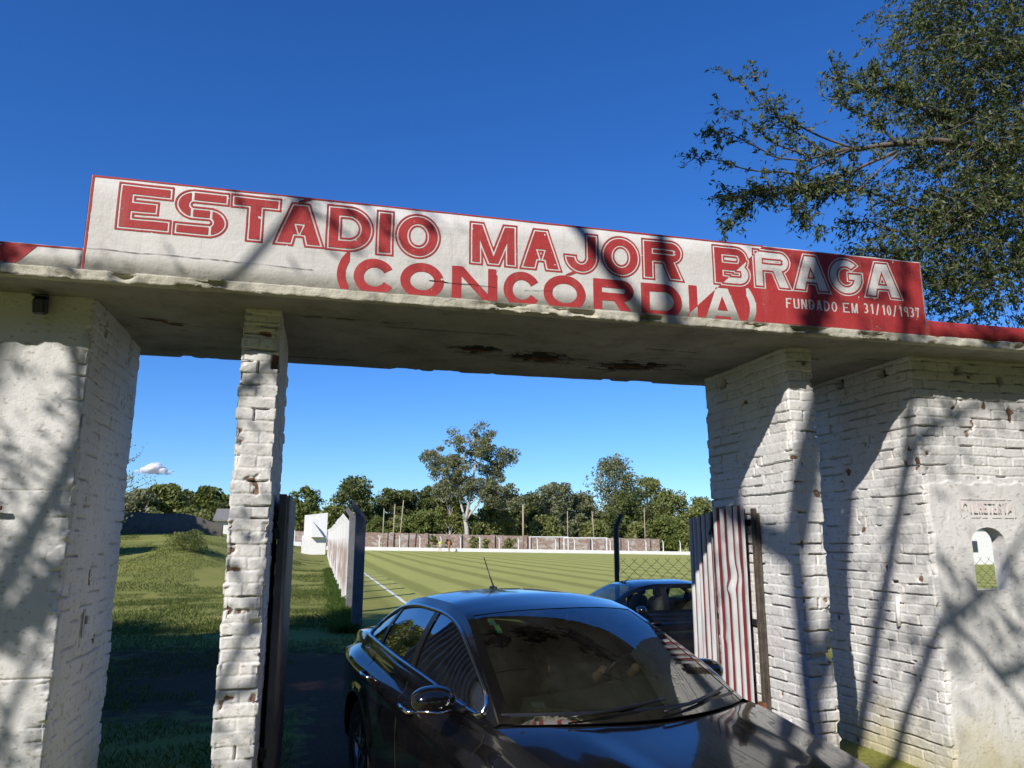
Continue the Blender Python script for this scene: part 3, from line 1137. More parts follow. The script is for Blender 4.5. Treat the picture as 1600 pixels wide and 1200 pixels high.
for ch, xa, xb in (('(', .046, .12), ('C', .148, .405), ('O', .439, .716), ('N', .769, 1.070), ('C', 1.112, 1.366), ('O', 1.386, 1.681), ('R', 1.737, 2.03),
                   ('D', 2.085, 2.389), ('I', 2.444, 2.508), ('A', 2.556, 2.85), (')', 2.895, 2.970)):
    zb0 = 3.286 - (.010 if xa > 1 else 0)
    zt0 = 3.528
    if ch in '()':
        stamp(ink, ch, xa, xb, 3.27, 3.556, .052, .052)
    else:
        stamp(ink, ch, xa, xb, zb0, zt0 + (.012 if xa > 2.3 else 0), .062, .058)
stamp(ink, lambda g: g.poly((1.535, 3.531), (1.573, 3.531), (1.622, 3.556), (1.59, 3.562)), 1.5, 1.65, 0, 0, 0, 0)
small = np.full(Xn.shape, BIG)


def text_row(dst, txt, x0, x1, z0, z1, t, gap=.2, slope=0.0):
    n = len(txt)
    w = (x1 - x0) / (n - gap)
    for i, ch in enumerate(txt):
        if ch == ' ':
            continue
        xa = x0 + i * w
        dzz = slope * (xa - x0)
        stamp(dst, ch, xa, xa + w * (1 - gap), z0 + dzz, z1 + dzz, t, t, None, .02)


text_row(small, 'FUNDADO', 3.214, 3.640, 3.432, 3.512, .0125, .24, .004)
text_row(small, 'EM', 3.690, 3.818, 3.436, 3.514, .0125, .24, .004)
text_row(small, '31/10/1937', 3.870, 4.364, 3.441, 3.523, .0125, .26, .004)
diag = ((Xn - 2.443) * (3.891 - 3.335) - (Zn - 3.335) * (3.057 - 2.443)) / math.hypot(.614, .556)
redL = np.maximum(ink, diag)
inv = np.maximum(np.maximum(-np.minimum(ink, small), -diag), Zn - (3.885 + .002 * fbm(Xn * 7, 0 * Xn, 0 * Xn, 95, 2)))
inv = np.maximum(inv, Xn - (4.413 + .004 * fbm(Zn * 17, 0 * Xn, 0 * Xn, 96, 3)))
red = np.minimum(redL, inv)
wob = .004 * fbm(Xn * 3, 0 * Xn, 0 * Xn, 93, 3)
red = np.minimum(red, np.maximum(3.884 + wob - Zn, Xn - 3.06))           # top line
red = np.minimum(red, (Xn + 1.371) + .003 * fbm(0 * Xn, Zn * 20, 0 * Xn, 94, 2))   # left edge
# flaked paint
fl = fbm(Xn * 30, Zn * 30, 0 * Xn, 97, 3)
red = np.maximum(red, (fl - .60) * .05)
V, Fs = region_mesh(red, xs, zs, YS - .0025)
let = mesh_obj('lettering', V - np.array(sign.location), Fs, M['sign_red'], sign, False)
# red return on the left end, red line on the low parapet, diagonal stripes
st = MB()
st.add([(SX0 - .0025, YS - .002, zpl + .002), (SX0 - .0025, YS + .138, zpl + .002), (SX0 - .0025, YS + .138, SZ1 - .012), (SX0 - .0025, YS - .002, SZ1 - .012)], [[0, 1, 2, 3]])
yq = YS - .0025
for x in (-1.641, -2.12, -2.60, -3.08, -3.56, -4.04, -4.52):
    x *= KS
    st.add([(x - .155, yq, zpl - .016), (x - .265, yq, SZ0 + .006), (x - .075, yq, SZ0 + .006), (x + .018, yq, zpl - .016)], [[0, 1, 2, 3]])
st.add([(-7, yq, zpl - .0158), (SX0 - .004, yq, zpl - .0158), (SX0 - .004, yq, zpl - .006), (-7, yq, zpl - .006)], [[0, 1, 2, 3]])
so = st.build('painted_stripe', M['sign_red'], sign)
so.location = -sign.location

# crack lines in the sign render
ck = MB()


def crack(pts, w=.002):
    pts = np.array(pts, float)
    t = np.linspace(0, len(pts) - 1, 90)
    X_ = np.interp(t, range(len(pts)), pts[:, 0]) * KS
    Z_ = CAM_H + (np.interp(t, range(len(pts)), pts[:, 1]) - CAM_H) * KS
    Z_ = Z_ + .006 * fbm(X_ * 11, 0 * X_, 0 * X_, 99, 3)
    W_ = w * (.35 + .9 * np.abs(vnoise(X_ * 18, 0 * X_, 0 * X_, 98)))
    P = np.stack([np.stack([X_, np.full_like(X_, YS - .0042), Z_ - W_], -1), np.stack([X_, np.full_like(X_, YS - .0042), Z_ + W_], -1)], 1)
    ck.grid(P)


crack([(-1.37, 3.435), (-.9, 3.433), (-.5, 3.425), (-.1, 3.42)], .0016)
crack([(.62, 3.412), (.85, 3.408), (1.06, 3.402)], .0026)
crack([(1.25, 3.40), (1.45, 3.41)], .0012)
co_ = ck.build('render_crack', M['black'], sign)
co_.location = -sign.location

# faint BILHETERIA above the hatch
bx0, bx1, bz0, bz1 = 4.862, 5.39, 1.972, 2.118
xs2 = np.arange(bx0 - .01, bx1 + .01, .0035)
zs2 = np.arange(bz0 - .01, bz1 + .01, .0035)
XA, ZA = np.meshgrid(xs2, zs2)
gb = G2(XA, ZA)
fr = np.maximum(gb.box(bx0, bx1, bz0, bz1), -gb.box(bx0 + .006, bx1 - .006, bz0 + .006, bz1 - .006))
w_ = (bx1 - bx0 - .06) / 10
for i, ch in enumerate('BILHETERIA'):
    xa = bx0 + .03 + i * w_
    if ch == 'I':
        f = gb.box(xa + w_ * .3, xa + w_ * .55, bz0 + .03, bz1 - .03)
    else:
        f = gb.glyph(ch, xa, xa + w_ * .82, bz0 + .03, bz1 - .03, .013, .013)
    fr = np.minimum(fr, f)
fade = fbm(XA * 22, ZA * 22, 0 * XA, 61, 3)
fr = np.maximum(fr, (fade - .12) * .05)
V, Fs = region_mesh(fr, xs2, zs2, Y0 - .0265)
M['faded_red'] = simple_mat('faded_pink_paint', (.67, .585, .57), .85, var=.06)
mesh_obj('lettering', V, Fs, M['faded_red'], booth, False)

# ------------------------------------------------------------------ small fittings on the walls
lamp = empty('wall_lamp', (-1.668, Y0 - .02, 3.17), label='small dark floodlight high on the white wall under the canopy', cat='lamp')
MB().box((0, .0, .03), (.05, .05, .07), bev=.006).build('bracket', M['dark_iron'], lamp)
MB().box((.005, -.055, -.02), (.07, .075, .10), bev=.012, rot=Matrix.Rotation(R(14), 4, 'X')).box((.005, -.075, .036), (.082, .06, .012), bev=.004).build('housing', simple_mat('lamp_housing', (.02, .025, .04), .35), lamp)

hook = empty('iron_hook', (-1.775, Y0 - .01, 1.955), label='dark iron gate hook sticking out of the white wall', cat='hook')
MB().box((-.05, -.02, -.02), (.075, .05, .16), bev=.012).build('plate', M['dark_iron'], hook)
MB().tube([(-.03, -.04, 0), (.01, -.05, .004), (.045, -.05, .004)], [.016, .015, .013], 10).build('pin', M['rust'], hook)

latch = empty('latch_plate', (XL + .004, 5.49, 1.27), label='grey metal latch plate set in the peeling side of the wall', cat='latch')
MB().box((.002, 0, 0), (.01, .035, .17), bev=.004).build('plate', M['steel'], latch)
MB().box((.016, .006, .02), (.02, .014, .05), bev=.004).build('keeper', M['steel'], latch)
stub = MB().tube([(XB - .012, 5.38, 1.35), (XB - .016, 5.385, 1.23), (XB - .012, 5.395, 1.12)], .017, 8)
stub = stub.build('conduit_stub', M['white_paint'], None, True)
tag(stub, 'short white painted conduit on the brick side of the ticket booth', 'conduit')

# ------------------------------------------------------------------ gate leaves


def corr_mat():
    m, nt, out = new_mat('corrugated_stripes')
    g = N(nt)
    at = g.new('ShaderNodeAttribute', attribute_name='stripe')
    co = g.coord()
    n1 = g.noise(g.mapping(co, (6, 6, 1)), 2.5, 5)
    w = g.ramp(n1, [(.3, (.40, .41, .42)), (.7, (.60, .60, .59))])
    r = g.ramp(n1, [(.3, (.11, .012, .015)), (.7, (.19, .020, .025))])
    c = g.mix(g.ramp(at.outputs['Fac'], [(.47, (0, 0, 0)), (.53, (1, 1, 1))]), w, r)
    n2 = g.noise(g.mapping(co, (14, 14, 1.2)), 3, 5)
    c = g.mix(g.math('MULTIPLY', g.ramp(n2, [(.6, (0, 0, 0)), (.72, (1, 1, 1))]), .55), c, (.17, .11, .08))
    g.bsdf(out, c, .42, g.bump(g.noise(co, 40, 3), .12, .004))
    return m


M['corr'] = corr_mat()


def corr_sheet(p0, p1, z0, z1a, z1b, pitch, amp, redw, seed=0, dent=None, phase=0.0):
    """corrugated sheet between two plan points; the top runs from z1a to z1b"""
    p0, p1 = np.array(p0, float), np.array(p1, float)
    L = np.linalg.norm(p1 - p0)
    d = (p1 - p0) / L
    nn = np.array([-d[1], d[0]])                     # to the left of the run
    nu, nz = int(L / pitch * 14), 46
    u = np.linspace(0, L, nu)
    t = np.linspace(0, 1, nz)
    U, T = np.meshgrid(u, t)
    zt = z1a + (z1b - z1a) * U / L + .008 * np.sin(U * 31)
    Zz = z0 + (zt - z0) * T
    w = np.sin(2 * pi * (U / pitch + phase))
    h = 1.3 * amp * np.tanh(1.8 * w) + .004 * vnoise(U * 2, Zz * 1.1, 0 * U, seed)
    if dent:
        for (du_, dz_, r_, dp) in dent:
            h += dp * np.exp(-((U - du_) / r_) ** 2 - ((Zz - dz_) / (r_ * .8)) ** 2)
    sway = .003 * np.sin(Zz * 2.1 + seed) * (U / L)
    V = np.stack([p0[0] + d[0] * (U + sway) + nn[0] * h, p0[1] + d[1] * (U + sway) + nn[1] * h, Zz], -1)
    mb = MB().grid(V)
    red = (w < .12).astype(float) if redw else np.zeros_like(w)
    return mb, red.ravel()


leafr = empty('gate_leaf', (3.37, 5.58, 0), label='open red and white striped corrugated gate leaf beside the broken pier', cat='gate')
ta, tb = (3.365, 5.60), (3.385, 6.18)
mb, rd = corr_sheet(ta, tb, .28, 2.075, 2.05, .118, .022, True, 3, [(.30, 1.40, .055, .034), (.2, 1.5, .10, -.02), (.42, 1.0, .05, .015)], .05)
o = mb.build('near_sheet', M['corr'], leafr, True, attr={'stripe': rd})
o.location = -leafr.location
o['label'] = 'buckled near sheet with wide red stripes'
ta, tb = (3.400, 6.20), (3.46, 6.78)
mb, rd = corr_sheet(ta, tb, .22, 2.03, 1.985, .105, .02, True, 8, [(.5, .5, .2, .02)], .3)
o = mb.build('far_sheet', M['corr'], leafr, True, attr={'stripe': rd})
o.location = -leafr.location
fr = MB().box((3.405, 5.55, 1.14), (.03, .045, 1.80), bev=.004).box((3.41, 5.50, 1.2), (.02, .03, 1.6), bev=.003)
o = fr.build('hinge_post', M['wood_dark'], leafr)
o.location = -leafr.location
for z in (.42, 1.15, 1.93):
    MB().box((3.425, 5.98, z), (.03, .78, .05), rz=R(-1.5), bev=.004).build('rail', M['dark_iron'], leafr).location = -leafr.location
    MB().box((3.463, 6.55, z - .02), (.03, .44, .05), rz=R(-6), bev=.004).build('rail', M['dark_iron'], leafr).location = -leafr.location
MB().tube([(3.41, 6.12, 2.02), (3.40, 6.20, 1.93), (3.38, 6.24, 1.84)], .012, 6).build('strut', M['dark_iron'], leafr).location = -leafr.location
o = MB().box((3.39, 5.56, .42), (.03, .09, .30), bev=.004).build('rusty_hinge', M['rust'], leafr)
o.location = -leafr.location

leafl = empty('gate_leaf', (-.24, 5.5, 0), label='open corrugated gate leaf seen edge on behind the slender pier', cat='gate')
mb, rd = corr_sheet((-.188, 6.72), (-.198, 5.50), .12, 2.075, 2.085, .105, .014, True, 5, None, .1)
o = mb.build('sheet', simple_mat('dull_painted_sheet', (.13, .12, .125), .45, .1, var=.2, scale=5), leafl, True, attr={'stripe': rd})
o.location = -leafl.location
M['grey_frame'] = simple_mat('grey_painted_frame', (.10, .11, .125), .5, .2)
fr = MB().box((-.225, 5.47, 1.10), (.048, .045, 1.98), bev=.004)
fr.box((-.225, 6.70, 1.10), (.045, .045, 1.98), bev=.004)
for z in (.2, 1.1, 2.05):
    fr.box((-.225, 6.08, z), (.035, 1.17, .05), bev=.004)
o = fr.build('frame', M['grey_frame'], leafl)
o.location = -leafl.location
for z in (1.82, .45):
    o = MB().box((-.262, 5.462, z), (.06, .05, .06), bev=.006).tube([(-.262, 5.43, z - .035), (-.262, 5.43, z + .045)], .012, 8).build('hinge', M['dark_iron'], leafl)
    o.location = -leafl.location

# ------------------------------------------------------------------ inside the ground: posts, hut, fences
def streak_mat():
    m, nt, out = new_mat('streaked_limewash')
    g = N(nt)
    co = g.coord()
    z = g.sep(co)[2]
    geo = g.new('ShaderNodeNewGeometry')
    r = g.noise(g.mapping(geo.outputs['Position'], (3, 1.1, .14)), 3.0, 6, .7)
    f = g.math('MULTIPLY', g.ramp(r, [(.43, (0, 0, 0)), (.51, (1, 1, 1))]), g.ramp(g.math('MULTIPLY', z, .5), [(.08, (.2, .2, .2)), (.3, (1, 1, 1)), (.75, (1, 1, 1)), (.95, (0, 0, 0))]))
    c = g.mix(g.math('MULTIPLY', f, .8), (.72, .71, .68), (.30, .20, .15))
    g.bsdf(out, c, .85, g.bump(g.noise(co, 25, 5), .5, .02))
    return m


M['streak'] = streak_mat()


def side_post(k):
    y = (16.45, 20.3)[k] if k < 2 else 24.4 + 3.3 * (k - 2)
    x = .90 + .0069 * (y - 16.45) + .012 * mnoise.noise((k * 3.3, 0, 0))
    z = float(ground_z(x, y)) + .02 * mnoise.noise((k * 1.7, 4, 0))
    w, hh = .105, 2.22 + .03 * mnoise.noise((k * 2.1, 9, 0))
    pf = [(-w, -.15), (w, -.15), (w, hh + .02), (w - .02, hh + .10), (-.155, hh + .39), (-.225, hh + .31), (-w, hh + .13), (-w, hh)]
    mb = MB()
    rows = []
    for yo, sc in ((-.085, .90), (-.075, 1.0), (.075, 1.0), (.085, .90)):
        rows.append([(a * (sc if abs(a) < .15 else 1), yo, b) for a, b in pf] + [(pf[0][0] * sc, yo, pf[0][1])])
    mb.grid(np.array(rows), flip=True)
    n_ = len(pf)
    mb.add(np.array(rows[0])[:n_], np.arange(n_).reshape(1, -1)[:, ::-1])
    mb.add(np.array(rows[-1])[:n_], np.arange(n_).reshape(1, -1))
    o = mb.build('fence_post', M['post_shaded'] if k < 2 else M['streak'])  # same kind of post throughout; the first two have their shade painted in
    o.location = (x, y, z)
    lb = 'bent concrete fence post with tree shade in its dark colour, nearest of its row' if k == 0 else \
        ('bent fence post just behind the nearest, shade put into its grey colour' if k == 1 else 'whitewashed bent concrete post in the row running away along the side line')
    tag(o, lb, 'fence post', 'bent concrete posts along the side line')


for k in range(20):
    side_post(k)

dug = empty('dugout_hut', (-.6, 84, 0), label='small white concrete hut with a stepped front, beyond the bent posts', cat='hut')
zb = float(ground_z(-.5, 84))
hb = MB()
poly = [(-1.35, zb - .2), (1.15, zb - .2), (1.15, zb + 4.3), (-1.2, zb + 4.0), (-1.2, zb + 1.9), (-1.35, zb + 1.9)]
hb.prism(poly, 1, 84.2, 86.5)
o = hb.build('shell', M['white_paint'], dug)
o.location = -dug.location
hb = MB().prism([(-.45, zb + 1.75), (.85, zb + 1.75), (-.45, zb + 3.5)], 1, 83.0, 84.2)
hb.box((-.1, 83.9, zb + .85), (2.4, .5, 1.8), bev=.02)
o = hb.build('side_fin', M['white_paint'], dug)
o.location = -dug.location

# chain link on a steel post to the right
cf = empty('chain_link_fence', (6.2, 15.4, 0), label='chain link fence on a bent steel post behind the dark blue car', cat='fence')
FX0, FX1, FY = 6.18, 24.0, 15.45
zg = float(ground_z(FX0, FY))
MB().tube([(FX0, FY, zg - .2), (FX0, FY, 2.02), (FX0 + .02, FY, 2.10), (FX0 + .14, FY + .02, 2.34)], [.05, .05, .05, .045], 10).build('corner_post', M['dark_iron'], cf).location = -cf.location
MB().box((FX0 + .05, FY - .01, 1.6), (.02, .02, .9)).build('tension_bar', M['steel'], cf).location = -cf.location
wm = MB()
pw, hw, ztop = .255, .215, 1.42
nx_ = int((FX1 - FX0) / pw)
for i in range(-9, nx_ + 1):
    for sgn in (1, -1):
        pts = []
        for kk in range(0, 9):
            x = FX0 + .08 + i * pw + (kk * pw / 2 if sgn > 0 else (9 - kk) * pw / 2)
            z = ztop - kk * hw / 2 - .0
            if FX0 + .05 <= x <= FX1:
                pts.append((x, FY + .012 * sgn * (1 if kk % 2 else -1) + .02 * mnoise.noise((x, z, 0)), z + .012 * mnoise.noise((x * 3, z * 3, 1))))
        if len(pts) > 1:
            wm.tube(pts, .0045, 4, cap=False)
M['wire'] = simple_mat('dull_wire', (.10, .105, .10), .6, .5)
o = wm.build('wire_mesh', M['wire'], cf)
o.location = -cf.location
for x in (9.2, 12.2, 15.2, 18.2, 21.2, 24.0):
    MB().tube([(x, FY, float(ground_z(x, FY)) - .1), (x, FY, 2.02), (x + .14, FY, 2.3)], .045, 8).build('post', M['dark_iron'], cf).location = -cf.location

# far side: white kerb, posts, brick wall, goals
KY = 121.0
kerb = MB()
for i in range(60):
    x0 = -4 + i * 2.0
    zc_ = float(ground_z(x0 + 1, KY))
    kerb.box((x0 + 1, KY, zc_ + .22 + .02 * mnoise.noise((i, 0, 0))), (2.0, .18, .62))
kerb = kerb.build('pitch_kerb', M['white_paint'])
tag(kerb, 'low white kerb wall along the far end of the pitch', 'wall')
for i in range(31):
    x = -3.0 + i * 3.15 + .15 * mnoise.noise((i * 3.1, 0, 0))
    z = float(ground_z(x, KY))
    p = MB().tube([(x, KY, z), (x, KY, z + 1.95), (x - .05, KY - .02, z + 2.12), (x - .22, KY - .04, z + 2.32)], [.085, .08, .075, .07], 6).build('fence_post', M['white_paint'])
    tag(p, 'white concrete fence post with a bent tip in the row along the far kerb', 'fence post', 'fence posts along the far kerb')


def old_brick():
    m, nt, out = new_mat('worn_brick_wall')
    g = N(nt)
    co = g.coord()
    n1 = g.noise(g.mapping(co, (.45, .45, .8)), 1.6, 7, .72)
    n2 = g.noise(co, 2.0, 6, .7)
    c = g.ramp(n1, [(.36, (.50, .47, .42)), (.46, (.40, .33, .28)), (.52, (.27, .16, .12)), (.58, (.38, .29, .24)), (.68, (.48, .43, .38))])
    c = g.mix(.5, c, g.ramp(n2, [(.3, (.6, .58, .55)), (.7, (1.15, 1.1, 1.1))]), 'MULTIPLY')
    b = g.new('ShaderNodeTexBrick')
    b.inputs['Scale'].default_value = 1.0
    b.inputs['Brick Width'].default_value = .5
    b.inputs['Row Height'].default_value = .17
    b.inputs['Mortar Size'].default_value = .02
    b.inputs['Color1'].default_value = (1, 1, 1, 1)
    b.inputs['Color2'].default_value = (.8, .8, .8, 1)
    b.inputs['Mortar'].default_value = (.55, .52, .5, 1)
    g.l(g.mapping(co, (1, 1, 1), rot=(R(90), 0, 0)), b.inputs['Vector'])
    c = g.mix(.35, c, b.outputs['Color'], 'MULTIPLY')
    g.bsdf(out, c, .9)
    return m


M['oldbrick'] = old_brick()
BW = empty('boundary_wall', (20, 127, 0), label='long worn brick boundary wall behind the far end of the pitch', cat='wall')
bwm, bwp = MB(), []
xw = np.arange(-46, 60, 1.0)
ztop = []
for x in xw:
    zt = 3.15 - .019 * (x - 5) + .10 * mnoise.noise((x * .25, 0, 0)) - (.0 if x < 30 else .0)
    ztop.append(zt)
WY = 127.0
rows = np.array([[(x, WY, -1.5), (x, WY, zt), (x, WY + .3, zt), (x, WY + .3, -1.5)] for x, zt in zip(xw, ztop)])
bwm.grid(rows, flip=True)
o = bwm.build('brickwork', M['oldbrick'], BW)
o.location = -BW.location
for i, x in enumerate(np.arange(-44, 58, 5.6)):
    zt = 3.2 - .019 * (x - 5)
    o = MB().box((x, WY - .18, zt / 2 - .4), (.5, .36, zt + .9)).build('buttress', M['oldbrick'], BW)
    o.location = -BW.location

M['goal'] = simple_mat('white_goal_paint', (.75, .75, .74), .5)


def goal(x0, x1, y, label, dz=0.0):
    z = float(ground_z((x0 + x1) / 2, y)) + dz
    gobj = empty('goal', ((x0 + x1) / 2, y, z), label=label, cat='goal', group='football goals at the far end')
    L = (x1 - x0) / 2
    for s in (-1, 1):
        MB().tube([(s * L, 0, -.2), (s * L, 0, 2.44)], .085, 8).build('goalpost', M['goal'], gobj)
    MB().tube([(-L - .085, 0, 2.44), (L + .085, 0, 2.44)], .085, 8).build('crossbar', M['goal'], gobj)
    return gobj


goal(38.2, 45.4, 117.5, 'white football goal at the far end, the right and nearer of the pair')
goal(34.3, 40.9, 123.6, 'white football goal just behind the far kerb, the left one of the pair', .1)

for px, ytop, dist in ((607, 797, 126), (623, 790, 124), (636, 784, 124), (817, 790, 125), (884, 800, 130), (921, 800, 130), (1000, 795, 128)):
    dx = (px - 800) / FPX
    dirv = _F + _R2 * dx
    s_ = dist / dirv.y
    x, y = dirv.x * s_, dist
    z0_ = float(ground_z(x, y))
    dep = x * _F.x / cos(_t) + y * _F.y / cos(_t)
    z1_ = CAM_H + (845.3 - ytop) / FPX * dep * 1.0
    r_ = .16 if px == 817 else .09
    ln = {636: .55, 607: .1, 623: .1, 921: -.5}.get(px, 0)
    o = MB().tube([(x - ln, y, z0_ - .3), (x, y, z1_)], [r_, r_ * .8], 8).build('timber_pole', M['pole_wood'], None, True)
    pl = {607: 'grey timber pole, leftmost of three near the young round tree', 623: 'straight pale timber pole, middle one of three left of the tall eucalyptus', 636: 'leaning pale timber pole, rightmost of three left of the tall eucalyptus',
          817: 'stout pale timber pole right of the tall eucalyptus', 884: 'thin pole behind the right goal', 921: 'thin leaning pole right of the far goals', 1000: 'thin tall pole beyond the chain link post'}
    tag(o, pl[px], 'pole', 'poles along the far boundary')


# ------------------------------------------------------------------ people
def skin_fig(name, joints, edges, radii, mat, parent=None, sub=1):
    me = bpy.data.meshes.new(name)
    me.from_pydata([tuple(j) for j in joints], edges, [])
    o = bpy.data.objects.new(name, me)
    link(o, parent)
    me.materials.append(mat)
    sk = o.modifiers.new('skin', 'SKIN')
    for i, r in enumerate(radii):
        v = me.skin_vertices[0].data[i]
        v.radius = (r, r) if not isinstance(r, tuple) else r
        v.use_root = (i == 0)
    sk.use_smooth_shade = True
    ss = o.modifiers.new('sub', 'SUBSURF')
    ss.levels = ss.render_levels = sub
    return o


M['skin'] = simple_mat('skin', (.42, .25, .17), .55, var=.05)
M['hair'] = simple_mat('dark_hair', (.02, .015, .012), .6)
M['denim'] = simple_mat('dark_trousers', (.03, .035, .05), .8)
M['white_kit'] = simple_mat('white_socks', (.7, .7, .68), .8)


def far_person(loc, rz, shirt, shorts, stride, arm, label):
    p = empty('person', loc, rz, label, 'person')
    h = 1.0
    J = [(0, 0, .94), (0, 0, 1.12), (0, .01, 1.38), (0, .01, 1.50), (0, .02, 1.58), (0, .03, 1.68), (0, .02, 1.76),
         (.18, 0, 1.42), (.24, arm, 1.16), (.22, arm * 2 + .08, .94), (.215, arm * 2 + .13, .86),
         (-.18, 0, 1.42), (-.25, -arm, 1.16), (-.24, -arm + .06, .93), (-.235, -arm + .09, .85),
         (.095, 0, .88), (.11, stride * .5, .50), (.11, stride * .8 - .03, .10), (.12, stride * .8 + .12, .04),
         (-.095, 0, .88), (-.11, -stride * .4, .50), (-.11, -stride - .05, .12), (-.12, -stride + .08, .05)]
    E_ = [(0, 1), (1, 2), (2, 3), (3, 4), (4, 5), (5, 6), (2, 7), (7, 8), (8, 9), (9, 10), (2, 11), (11, 12), (12, 13), (13, 14), (0, 15), (15, 16), (16, 17), (17, 18), (0, 19), (19, 20), (20, 21), (21, 22)]
    rr = [(.14, .10), (.13, .09), (.15, .10), .06, (.075, .085), (.085, .095), .06, .06, .045, .035, .035, .06, .045, .035, .035, .09, .06, .042, .035, .09, .06, .042, .035]
    skin_fig('body', J, E_, rr, M['skin'], p)
    sm = simple_mat('shirt_cloth', shirt, .8, var=.05)
    skin_fig('shirt', [(0, 0, .92), (0, 0, 1.12), (0, .01, 1.40), (.2, 0, 1.42), (.24, arm * .6, 1.24), (-.2, 0, 1.42), (-.245, -arm * .6, 1.24)], [(0, 1), (1, 2), (2, 3), (3, 4), (2, 5), (5, 6)],
             [(.165, .12), (.155, .11), (.17, .12), .075, .065, .075, .065], sm, p)
    cm = simple_mat('shorts_cloth', shorts, .8, var=.05)
    skin_fig('shorts', [(0, 0, .96), (.1, 0, .86), (.115, stride * .35, .60), (-.1, 0, .86), (-.115, -stride * .3, .60)], [(0, 1), (1, 2), (0, 3), (3, 4)], [(.16, .12), .11, .085, .11, .085], cm, p)
    MB().sell((0, .005, 1.715), (.09, .10, .09), 1.0, 14, 8).build('hair', M['hair'], p, True)
    return p


far_person((18.65, 119.0, float(ground_z(18.65, 119))), R(150), (.55, .62, .08), (.55, .55, .55), .16, .12, 'person in a yellow green shirt walking by the far kerb')
far_person((20.15, 119.4, float(ground_z(20.15, 119.4))), R(200), (.62, .20, .10), (.45, .20, .14), .10, .06, 'person in an orange top standing by the far kerb')

# white clubhouse seen through the hatch
ch_ = empty('clubhouse', (50, 52, 0), label='low white clubhouse with a dark window, seen through the ticket hatch', cat='building')
cz = float(ground_z(58, 55))
MB().box((8, 3, cz + 1.5), (26, 6, 3.4)).build('wall', M['white_paint'], ch_)
MB().box((8, 2.9, cz + 3.3), (27, 7, .25)).build('roof', M['soffit'], ch_)
for x in (-3.2, 1.0, 5.2, 9.4):
    MB().box((x, -.03, cz + 1.45), (2.0, .1, .85)).build('window', simple_mat('dark_window', (.05, .06, .07), .2), ch_)

# left: stone bank wall, shed roof, bush
sw = empty('stone_wall', (-15, 62, 0), label='dark old stone wall at the top of the lawn on the left', cat='wall')
M['stone'] = concrete_mat('dark_stone', (.11, .10, .085), .5)
xs_ = np.arange(-40, -7.0, .8)
rows = []
for x in xs_:
    y = 64 + .10 * (x + 20)
    zt = 2.1 + 2.15 + .25 * mnoise.noise((x * .3, 0, 4)) - .9 * float(sstep(-10.5, -7.2, x)) - .35 * float(sstep(-18, -14, x))
    rows.append([(x, y, 1.0), (x, y - .02 + .15 * mnoise.noise((x, 1, 0)), 2.6), (x, y + .1, zt), (x, y + .6, zt), (x, y + .7, 1.0)])
o = MB().grid(np.array(rows), flip=True).build('stonework', M['stone'], sw, True)
o.location = -sw.location
shed = empty('shed', (-7.25, 76, 1.75), label='grey roofed white shed behind the stone wall on the left', cat='shed')
MB().box((0, 0, .9), (3.0, 4, 1.9)).build('wall', M['white_paint'], shed)
MB().prism([(-2.4, 1.75), (0, 2.75), (2.4, 1.75), (2.4, 1.9), (0, 2.92), (-2.4, 1.9)], 0, -1.7, 1.7).build('roof', simple_mat('grey_roof', (.20, .19, .18), .8), shed)

# ------------------------------------------------------------------ vegetation


def leaf_mat(name, cols, transl=.3, rough=.5, gloss=.35):
    m, nt, out = new_mat(name)
    g = N(nt)
    geo = g.new('ShaderNodeNewGeometry')
    n = len(cols)
    c = g.ramp(geo.outputs['Random Per Island'], [((i + .5) / n, k) for i, k in enumerate(cols)])
    big = g.noise(g.coord(), .9, 3)
    c = g.mix(.55, c, g.ramp(big, [(.32, (.62, .66, .6)), (.68, (1.3, 1.25, 1.15))]), 'MULTIPLY')
    p = g.bsdf(None, c, rough, None, Specular_IOR_Level=gloss)
    t = g.new('ShaderNodeBsdfTranslucent')
    g.l(g.mix(1.0, c, (1.25, 1.3, .55), 'MULTIPLY'), t.inputs['Color'])
    ms = g.new('ShaderNodeMixShader')
    ms.inputs[0].default_value = transl
    g.l(p.outputs[0], ms.inputs[1])
    g.l(t.outputs[0], ms.inputs[2])
    g.l(ms.outputs[0], out.inputs['Surface'])
    return m


M['leaf_dark'] = leaf_mat('dark_leaves', [(.075, .098, .030), (.11, .135, .044), (.165, .185, .066)], .28)
M['leaf_mid'] = leaf_mat('mid_leaves', [(.135, .160, .045), (.195, .215, .068), (.26, .27, .095)], .3)
M['leaf_light'] = leaf_mat('light_leaves', [(.11, .145, .036), (.15, .185, .05), (.20, .22, .065)], .35)
M['leaf_grey'] = leaf_mat('greyish_leaves', [(.13, .15, .075), (.18, .195, .105), (.24, .24, .135)], .25)
M['leaf_near'] = leaf_mat('glossy_leaves', [(.040, .070, .018), (.065, .095, .026), (.10, .13, .042), (.155, .17, .07)], .3, .52, .3)
M['bark'] = simple_mat('grey_brown_bark', (.14, .11, .085), .9, var=.25, bump=.6, scale=5)
M['bark_pale'] = simple_mat('pale_smooth_bark', (.42, .39, .34), .8, var=.15, bump=.2, scale=3)


def leaf_quads(C, size, wr=.34, droop=0.0, rg=rng, D=None):
    n = len(C)
    size = np.broadcast_to(size, (n,))
    a = rg.normal(size=(n, 3))
    if D is not None:
        a = a * .55 + D
    a[:, 2] -= droop
    a /= np.linalg.norm(a, axis=1, keepdims=True)
    b = np.cross(a, rg.normal(size=(n, 3)))
    b /= np.linalg.norm(b, axis=1, keepdims=True) + 1e-9
    a = a * (size / 2)[:, None]
    b = b * (size * wr / 2)[:, None]
    V = np.stack([C - a, C + b - a * .1, C + a, C - b - a * .1], 1).reshape(-1, 3)
    return V, np.arange(4 * n).reshape(-1, 4)


